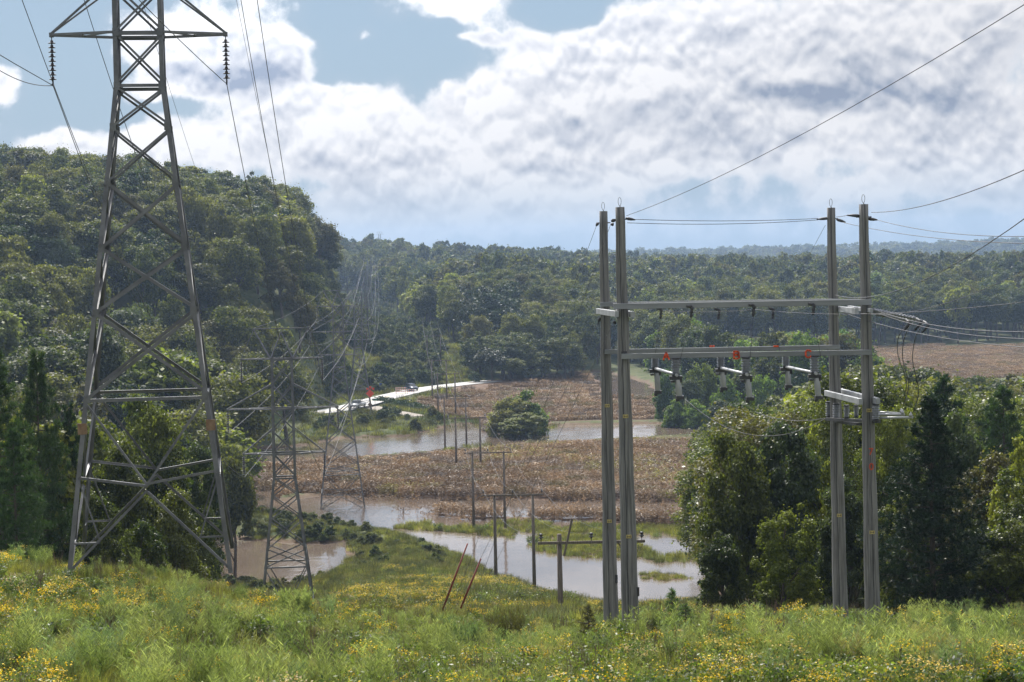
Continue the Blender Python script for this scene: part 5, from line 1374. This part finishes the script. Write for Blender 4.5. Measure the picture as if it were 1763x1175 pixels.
def leafy(seed, n, h, r, ls, m_=None, fl=0, name='leafy_weed', stems=14):
    rg_ = np.random.default_rng(seed); V1, F1 = blades(seed, stems, h, r * .6, .014, .35, 3, .4)
    st = V1.reshape(stems, 8, 3); i = rg_.integers(stems, size=n); t = rg_.uniform(.1, 1, n) * 3; j = np.minimum(t.astype(int), 2); f = (t - j)[:, None]
    C = st[i, 2 * j] * (1 - f) + st[i, 2 * j + 2] * f + rg_.normal(size=(n, 3)) * r * .16
    N = unit(rg_.normal(size=(n, 3)) + np.array([0, 0, .8])); V2, F2 = quads(C, N, np.full(n, ls), rg_, 1.8, .8); parts = [(V1, F1, M_grass), (V2, F2, m_ or M_weed)]
    if fl:
        hs = rg_.integers(stems, size=max(fl // 9, 1)); top = st[hs, 6]; Cf = np.repeat(top, 9, 0) + rg_.normal(size=(len(top) * 9, 3)) * np.array([.07, .07, .04])
        Nf = unit(rg_.normal(size=Cf.shape) * .6 + np.array([0, -.3, 1])); V3, F3 = quads(Cf, Nf, np.full(len(Cf), .033), rg_, 1.1, 1.1); parts.append((V3, F3, M_flower))
    return joined(name, parts)
def gsrc(seed, n, h, spread, wdt, lean, m_, name='grass_tuft', m2=None):
    V1, F1 = blades(seed, n, h, spread, wdt, lean); pr = [(V1, F1, m_)]
    if m2: V2, F2 = blades(seed + 50, n // 5, h * 1.1, spread, wdt, lean); pr.append((V2, F2, m2))
    return joined(name, pr)
def do_scatter(name, srcs_, x, y, s, seed, zoff=0.0, tilt=.12, sz=None, minz=None, lib=None):
    rg_ = np.random.default_rng(seed); z = terrain(x, y) if lib is None else lib
    if minz is not None: k = z > minz; x, y, z, s = x[k], y[k], z[k], s[k]; sz = sz[k] if sz is not None else None
    n = len(x); sz = s if sz is None else sz
    return scatter(name, srcs_, np.stack([x, y, z + zoff], -1), np.stack([rg_.normal(0, tilt, n), rg_.normal(0, tilt, n), rg_.uniform(0, 6.28, n)], -1), np.stack([s, s, sz], -1), rg_.integers(len(srcs_), size=n))
rg = np.random.default_rng(21)
def frustum_pts(y0, y1, dens, mu=.29):
    A = mu * (y1 ** 2 - y0 ** 2); n = int(A * dens); y = np.sqrt(rg.uniform(y0 ** 2, y1 ** 2, n)); return rg.uniform(-mu, mu, n) * y, y
def off_track(x, y, d_=1.3): return edge_dist(TRACK, x, y, False) > d_
# foreground meadow
x, y = frustum_pts(31, 76, 7.0); k = off_track(x, y, 1.0); x, y = x[k], y[k]
pn = fbm(x * .22 + 9, y * .22, 3)
feath = [plume(200 + i, 15, (1.3, 1.1, 1.5, .9)[i], (.22, .3, .18, .34)[i]) for i in range(4)]
grs = [gsrc(210 + i, 130, .62, .34, .013, .55, M_grass, m2=M_drystem if i == 0 else None) for i in range(4)]
wds = [leafy(220 + i, 520, .62, .42, .05) for i in range(4)]
fls = [leafy(230 + i, 330, .72, .40, .042, None, 70 + 50 * i, 'flowering_weed', 26) for i in range(4)]
kg = rg.random(len(x)) < np.where(fbm(x * .3 + 40, y * .3 + 7, 3) > .46, .45, 1.0); x0_, y0_ = x, y; x, y, pn = x[kg], y[kg], pn[kg]
s = rg.uniform(.5, 1.15, len(x)) * np.interp(y, [31, 46, 53, 60, 76], [1, 1, .7, .7, .5])
do_scatter('meadow_grass', grs, x, y, s, 31)
px = 881.5 + F * x / y
k = (pn + .3 * (rg.random(len(x)) - .5) > .43) & (y > 34); k &= rg.random(len(x)) < .5
do_scatter('feathery_weeds', feath, x[k], y[k], rg.uniform(.45, 1.0, k.sum()) * np.interp(y[k], [31, 46, 53, 60, 76], [1, 1, .7, .75, .5]), 32, tilt=.1)
pn2 = fbm(x * .3 + 40, y * .3 + 7, 3); k = (pn2 > .41) & (rg.random(len(x)) < np.interp(y, [31, 50, 76], [.85, .55, .4]))
do_scatter('leafy_weeds', wds, x[k], y[k], rg.uniform(.5, 1.15, k.sum()) * np.interp(y[k], [31, 58, 76], [1, .9, .6]), 33)
pn3 = fbm(x * .35 + 80, y * .35 + 3, 3); k = (pn3 + .5 * (rg.random(len(x)) - .5) > np.interp(y, [31, 42, 52, 62, 76], [.42, .43, .47, .52, .56])) & (rg.random(len(x)) < np.interp(y, [31, 45, 60, 76], [.26, .22, .12, .07]))
do_scatter('yellow_wildflowers', fls, x[k], y[k], rg.uniform(.6, 1.15, k.sum()), 34)
x, y = frustum_pts(33, 72, .5); dd_ = [gsrc(280 + i, 26, 1.0, .16, .014, .25, M_drystem, 'dry_stalks') for i in range(3)]; do_scatter('dry_stalks', dd_, x, y, rg.uniform(.6, 1.15, len(x)), 61)
# slope down to the water and the promontory
x, y = frustum_pts(76, 262, 1.5, .28); px = 881.5 + F * x / y
k = (px < 1230) & (px > 60) & ((px > 380) | (y < 110)) & (x > wood_edge(y) + 0.0); z = terrain(x, y); k &= z > .1; k &= ~inside(MARSH, x, y) & ~inside(CORN2, x, y) & ~inside(CORN1, x, y); x, y, z = x[k], y[k], z[k]
mg = [gsrc(240 + i, 110, .8, .75, .03, .5, (M_grass, M_scrub, M_scrub)[i]) for i in range(3)]
ms = [leafy(250 + i, 420, 1.0, .8, .09, M_scrub if i < 2 else M_weed, 0, 'leafy_weed', 12) for i in range(4)]
do_scatter('slope_grass', mg, x, y, rg.uniform(.5, 1.1, len(x)), 35, lib=z)
pn = fbm(x * .12, y * .08, 3); k = (pn > .42)
do_scatter('slope_weeds', ms, x[k], y[k], rg.uniform(.3, .75, k.sum()) * np.where(y[k] > 150, .7, 1.0), 36, lib=z[k])
k = (fbm(x * .2 + 30, y * .15, 3) > .55) & (y < 180)
do_scatter('slope_wildflowers', fls, x[k], y[k], rg.uniform(.8, 1.2, k.sum()), 37, lib=z[k])
# fringe of shrubs round the pond strip and the promontory shore
x, y = frustum_pts(190, 262, .6, .17); z = terrain(x, y); px = 881.5 + F * x / y
k = (z > .15) & (z < 2.4) & (px < 780) & ~inside(MARSH, x, y) & ~inside(CORN2, x, y) & ~inside(CORN1, x, y) & (x > wood_edge(y) - 4); x, y, z = x[k], y[k], z[k]
ssr = [whole_tree(tm, cm, 'shore_shrub') for tm, cm in VAR['shrub']]
k = rg.random(len(x)) < np.where(px[k] if False else (881.5 + F * x / y) < 598, .5, .05)
do_scatter('shore_shrubs', ssr, x[k], y[k], rg.uniform(.22, .48, k.sum()), 38, lib=z[k])
# marsh in the flood
def poly_pts(pl, dens):
    x0, y0 = pl.min(0); x1, y1 = pl.max(0); n = int((x1 - x0) * (y1 - y0) * dens); x = rg.uniform(x0, x1, n); y = rg.uniform(y0, y1, n); k = inside(pl, x, y); return x[k], y[k]
x, y = poly_pts(MARSH, 2.2); k = terrain(x, y) > -.045; x, y = x[k], y[k]
mm = [gsrc(260 + i, 90, .75, .6, .03, .4, M_scrub if i == 1 else M_grass, 'marsh_tuft') for i in range(3)]
do_scatter('marsh_grass', mm, x, y, rg.uniform(.5, 1.1, len(x)), 39, lib=np.zeros(len(x)) - .05)
x, y = poly_pts(MARSH, .25); k = fbm(x * .1 + 5, y * .06, 3) > .5; do_scatter('marsh_weeds', ms, x[k], y[k], rg.uniform(.4, 1.0, k.sum()), 40, lib=np.zeros(k.sum()))
x, y = poly_pts(ISLET, 3); do_scatter('islet_grass', mm, x, y, rg.uniform(.4, .8, len(x)), 41, lib=np.zeros(len(x)) - .05)
# corn
def stalks(seed, n, rx, ry, m_, h=2.1, name='corn_row'):
    rg_ = np.random.default_rng(seed); x = rg_.uniform(-rx, rx, n); y = np.round(rg_.uniform(-ry, ry, n) / .76) * .76 + rg_.normal(0, .06, n)
    H = h * rg_.uniform(.75, 1.08, n); C = np.stack([x, y, H / 2], -1); T = unit(np.stack([rg_.normal(0, .07, n), rg_.normal(0, .07, n), np.ones(n)], -1)); N = unit(np.cross(T, rg_.normal(size=(n, 3))))
    V1, F1 = quads(C, N, H * .9, rg_, 1.0, .022, T)
    k = 9; Cl = np.repeat(np.stack([x, y, H * 0], -1), k, 0); zz = np.repeat(H, k) * rg_.uniform(.2, 1.0, n * k); Cl[:, 2] = zz
    a = rg_.uniform(0, 6.28, n * k); T2 = unit(np.stack([np.cos(a), np.sin(a), rg_.normal(-.35, .6, n * k)], -1)); L2 = rg_.uniform(.25, .6, n * k); N2 = unit(np.cross(T2, rg_.normal(size=(n * k, 3))))
    V2, F2 = quads(Cl + T2 * L2[:, None] * .5, N2, L2, rg_, 1.0, .20, T2)
    return joined(name, [(V1, F1, m_), (V2, F2, m_)])
cs = [stalks(300 + i, 150, 1.6, 1.55, M_corn) for i in range(4)]
cg = [stalks(310, 18, 1.6, 1.55, M_cornG, 1.9, 'green_corn'), stalks(311, 8, 1.6, 1.55, M_cornG, 1.9, 'green_corn')]
def cornfield(name, pl, dens_fn, z=0.0, seed=1, sp=3.05, hs=1.0):
    x0, y0 = pl.min(0); x1, y1 = pl.max(0); x1 = min(x1, 190); rg_ = np.random.default_rng(seed); xs, ys = np.meshgrid(np.arange(x0 - 2, x1 + 2, sp), np.arange(y0 - 2, y1 + 2, sp)); xs = xs.ravel() + rg_.uniform(-.3, .3, xs.size); ys = ys.ravel()
    k = inside(pl, xs, ys) & (inside(pl, xs * (1 + 1.2 / 35), ys * (1 + 1.2 / 35)) if pl is CORN1 or pl is CORN2 else True) & dens_fn(xs, ys) & (np.abs(xs / ys) < .31) & (edge_dist(ROAD, xs, ys, False) > 9); xs, ys = xs[k], ys[k]; n = len(xs); zz = terrain(xs, ys)
    zz = np.where(zz < 0, -.35, zz)
    s = rg_.uniform(.93, 1.06, n); r_ = np.stack([xs * 0, xs * 0, np.where(rg_.random(n) < .5, 0, math.pi)], -1)
    hh = s * hs * (.52 + .45 * fbm(xs * .07, ys * .05, 3)) * (1 + (.35 if pl is CORN3 else .1) * np.sin(ys * .62 + xs * .12)); scatter(name, cs, np.stack([xs, ys, zz], -1), r_, np.stack([s * 0 + 1, s * 0 + 1, hh], -1), rg_.integers(len(cs), size=n))
    return xs, ys, zz
x1_, y1_, z1_ = cornfield('dry_corn_field', CORN1, lambda x, y: (fbm(x * .05, y * .03, 3) > .27) & ~(inside(WD, x, y) & (fbm(x * .15, y * .06, 3) > .42)), seed=1)
k = fbm(x1_ * .06 + 3, y1_ * .05 + 8, 3) > .52; do_scatter('yellow_corn', cg, x1_[k], y1_[k], np.ones(k.sum()), 50, lib=z1_[k], tilt=0)
cornfield('corn_strip_in_flood', CORN2, lambda x, y: fbm(x * .08, y * .05, 3) > .26, seed=2)
cornfield('upper_corn_field', CORN3, lambda x, y: (fbm(x * .06, y * .03, 3) > .25) & (np.sin(y * .33 + x * .12) > -.93), seed=3, hs=.72)
cornfield('distant_corn_field', CORN4, lambda x, y: x < 175, seed=4, sp=3.05, hs=.8)
# sparse stalks standing in the water off the field edges
x, y = poly_pts(WB, .05); k = np.minimum(edge_dist(CORN1, x, y), edge_dist(CORN2, x, y)) < 4.5; k &= ~inside(MARSH, x, y); x, y = x[k], y[k]
sp_ = [stalks(320 + i, 9, 1.6, 1.5, M_corn, 1.6, 'flooded_corn') for i in range(2)]
do_scatter('flooded_corn_stalks', sp_, x, y, np.ones(len(x)), 51, lib=np.zeros(len(x)) - .4, tilt=.03)
# valley grass on the far banks and the road verges
x, y = frustum_pts(335, 560, .30, .13); z = terrain(x, y); k = (z > .1) & nofield(x, y) & (edge_dist(ROAD, x, y, False) > 5.0) & (edge_dist(DRIVE, x, y, False) > 2.5) & (x > wood_edge(y) - 3)
px = 881.5 + F * x / y; k &= px < 830; x, y, z = x[k], y[k], z[k]
vg = [gsrc(270 + i, 90, .9, 1.4, .07, .5, (M_grass, M_scrub, M_scrub)[i], 'bank_tuft') for i in range(3)]
do_scatter('bank_grass', vg, x, y, rg.uniform(.7, 1.2, len(x)), 52, lib=z)
x, y = frustum_pts(445, 1000, .12, .11); z = terrain(x, y); k = (x > wood_edge(y) - 3); px = 881.5 + F * x / y; k &= (px < 790) & (edge_dist(ROAD, x, y, False) > 5.5); x, y, z = x[k], y[k], z[k]
do_scatter('cutting_grass', vg, x, y, rg.uniform(1.0, 1.7, len(x)), 53, lib=z)
# reeds and drowned growth along the upper water
x, y = frustum_pts(330, 400, .25, .16); z = terrain(x, y); k = (z > -.35) & (z < .25) & ((881.5 + F * x / y) < 960) & ~inside(CORN1, x, y) & (fbm(x * .15, y * .1, 3) > .45); x, y = x[k], y[k]
do_scatter('drowned_reeds', vg, x, y, rg.uniform(.5, 1.0, len(x)), 54, lib=np.zeros(len(x)) - .1)

# ---- single plants that stand out in the foreground
VAR['sapl'] = VAR['sapling']
def small(name, mesh_src, px, ybase, D, s, sz, label, cat='plant', group=None):
    p_ = P(px, ybase, D); z = tz(p_.x, D); o = mesh_src.copy(); COL.objects.link(o); o.name = name; o.location = (p_.x, D, z - .05); o.scale = (s, s, sz); o.rotation_euler = (0, 0, random.uniform(0, 6)); return tag(o, label, cat, group)
for x_, yb, yt, D_, l_ in ((1012, 1085, 1042, 55, 'small pine sapling left of the front left grey pole'), (1157, 1075, 1015, 57, 'small dark pine sapling right of the front left grey pole'), (1180, 1085, 1040, 54, 'smallest pine sapling beside the gravel track')):
    tree_at('pine_sapling', 'sapling', x_, yt, D_, 22, l_, 'pine saplings in the meadow', 0)
def broom(seed, n, h, r, m_, wdt=.02, name='broom_shrub'):
    V1, F1 = blades(seed, n, h, r * .35, wdt, .32, 4, .35); rg_ = np.random.default_rng(seed); st = V1.reshape(n, 10, 3); q = 3200; i = rg_.integers(n, size=q); t = rg_.uniform(.3, 1, q) * 4; j = np.minimum(t.astype(int), 3); f = (t - j)[:, None]
    C = st[i, 2 * j] * (1 - f) + st[i, 2 * j + 2] * f; T = unit(rg_.normal(size=(q, 3)) * .4 + np.array([0, 0, 1])); N = unit(np.cross(T, rg_.normal(size=(q, 3)))); V2, F2 = quads(C + T * .05 + rg_.normal(size=(q, 3)) * .02, N, np.full(q, .13), rg_, 1.0, .16, T)
    return joined(name, [(V1, F1, m_), (V2, F2, m_)])
M_broom = leaf('broom_leaves', (0.055, 0.085, 0.02), (0.10, 0.13, 0.035), 0.3, 0.5, 0.3, 1.0)
small('broom_shrub', broom(400, 70, 1.75, 1.1, M_broom), 870, 1080, 62, 1.0, 1.0, 'tall dark green upright shrub right of the red guards, before the wooden poles', 'shrub')
small('broom_shrub', broom(401, 60, 1.2, 1.0, M_feather), 795, 1120, 55, 1.0, 1.0, 'pale feathery rounded shrub just below the tall upright one', 'shrub')
small('broom_shrub', broom(402, 60, 1.3, 1.0, M_feather), 750, 1140, 52, .8, 1.0, 'pale feathery upright shrub below the left red guard', 'shrub')
small('broom_shrub', broom(403, 60, 1.2, 1.2, M_feather), 510, 1040, 62, 1.0, 1.0, 'pale feathery shrub on the brow beside the second tower', 'shrub')
def twigs(seed, h):
    rg_ = random.Random(seed); m = MB()
    def br(p_, d_, L_, r_, k):
        e = p_ + d_ * L_; m.tube([p_, p_.lerp(e, .5) + Vector((rg_.uniform(-1, 1), rg_.uniform(-1, 1), 0)) * L_ * .05, e], [r_, r_ * .8, r_ * .5], 4)
        if k:
            for _ in range(3): br(p_.lerp(e, rg_.uniform(.4, 1)), (d_ + Vector((rg_.uniform(-.7, .7), rg_.uniform(-.7, .7), rg_.uniform(0, .3)))).normalized(), L_ * .6, r_ * .55, k - 1)
    for _ in range(5): br(Vector((rg_.uniform(-.1, .1), rg_.uniform(-.1, .1), 0)), Vector((rg_.uniform(-.35, .35), rg_.uniform(-.35, .35), 1)).normalized(), h * .5, .012, 3)
    return m.build('bare_shrub', M_drystem, None, link=False)
tw_ = twigs(3, 1.5)
for x_, y_, D_, s_, l_ in ((560, 1165, 40, 1.0, 'dark leafless shrub near the bottom edge, left of centre'), (380, 1130, 46, .9, 'leafless twiggy shrub among yellow flowers under the near tower'), (70, 1075, 55, .9, 'reddish dead stalks at the left edge of the meadow'),
                           (683, 1125, 52, .8, 'dead brown stalks below the two red guards'), (545, 980, 150, 1.0, 'bare twiggy shrub on the brow by the pond')):
    small('bare_shrub', tw_, x_, y_, D_, s_, s_, l_, 'shrub', 'leafless shrubs in the meadow')
# bramble hedge over the rail at the driveway
hl = [tuple(G(x_, y_, 1.0))[:2] for x_, y_ in ((655, 697), (690, 703), (728, 711))]
LL = smooth_line(hl, 10); rg_ = np.random.default_rng(77); n = 9000; i = rg_.integers(len(LL), size=n); C = np.stack([LL[i, 0] + rg_.normal(0, .7, n), LL[i, 1] + rg_.normal(0, .7, n), 1.0 + rg_.uniform(0, 1.9, n) * (0.75 + .25 * np.sin(i * 1.3))], -1)
V, Fq = quads(C, unit(rg_.normal(size=(n, 3))), np.full(n, .24), rg_, 1.4); hb = mesh_np('bramble_hedge', V, Fq, M_leafD); tag(hb, 'dark low bramble hedge running right and down from the road bend', 'hedge')

# ---------------------------------------------------------------- the air of the valley
HB = MB(); HB.box((0, 1700, 39), (4400, 3800, 82)); hz = HB.build('haze', mat('valley_haze', lambda q, out: None))
hz.data.materials.clear()
mh = bpy.data.materials.new('valley_haze'); mh.use_nodes = True; q = NG(mh.node_tree); q.n.clear(); oh = q.n.new('ShaderNodeOutputMaterial'); pv = q.n.new('ShaderNodeVolumePrincipled')
pv.inputs['Color'].default_value = (0.52, 0.71, 1.0, 1); pv.inputs['Density'].default_value = 0.00013; pv.inputs['Anisotropy'].default_value = 0.3
q.l.new(pv.outputs[0], oh.inputs['Volume']); hz.data.materials.append(mh); tag(hz, kind='stuff')
try: mh.cycles.homogeneous_volume = True
except Exception: pass
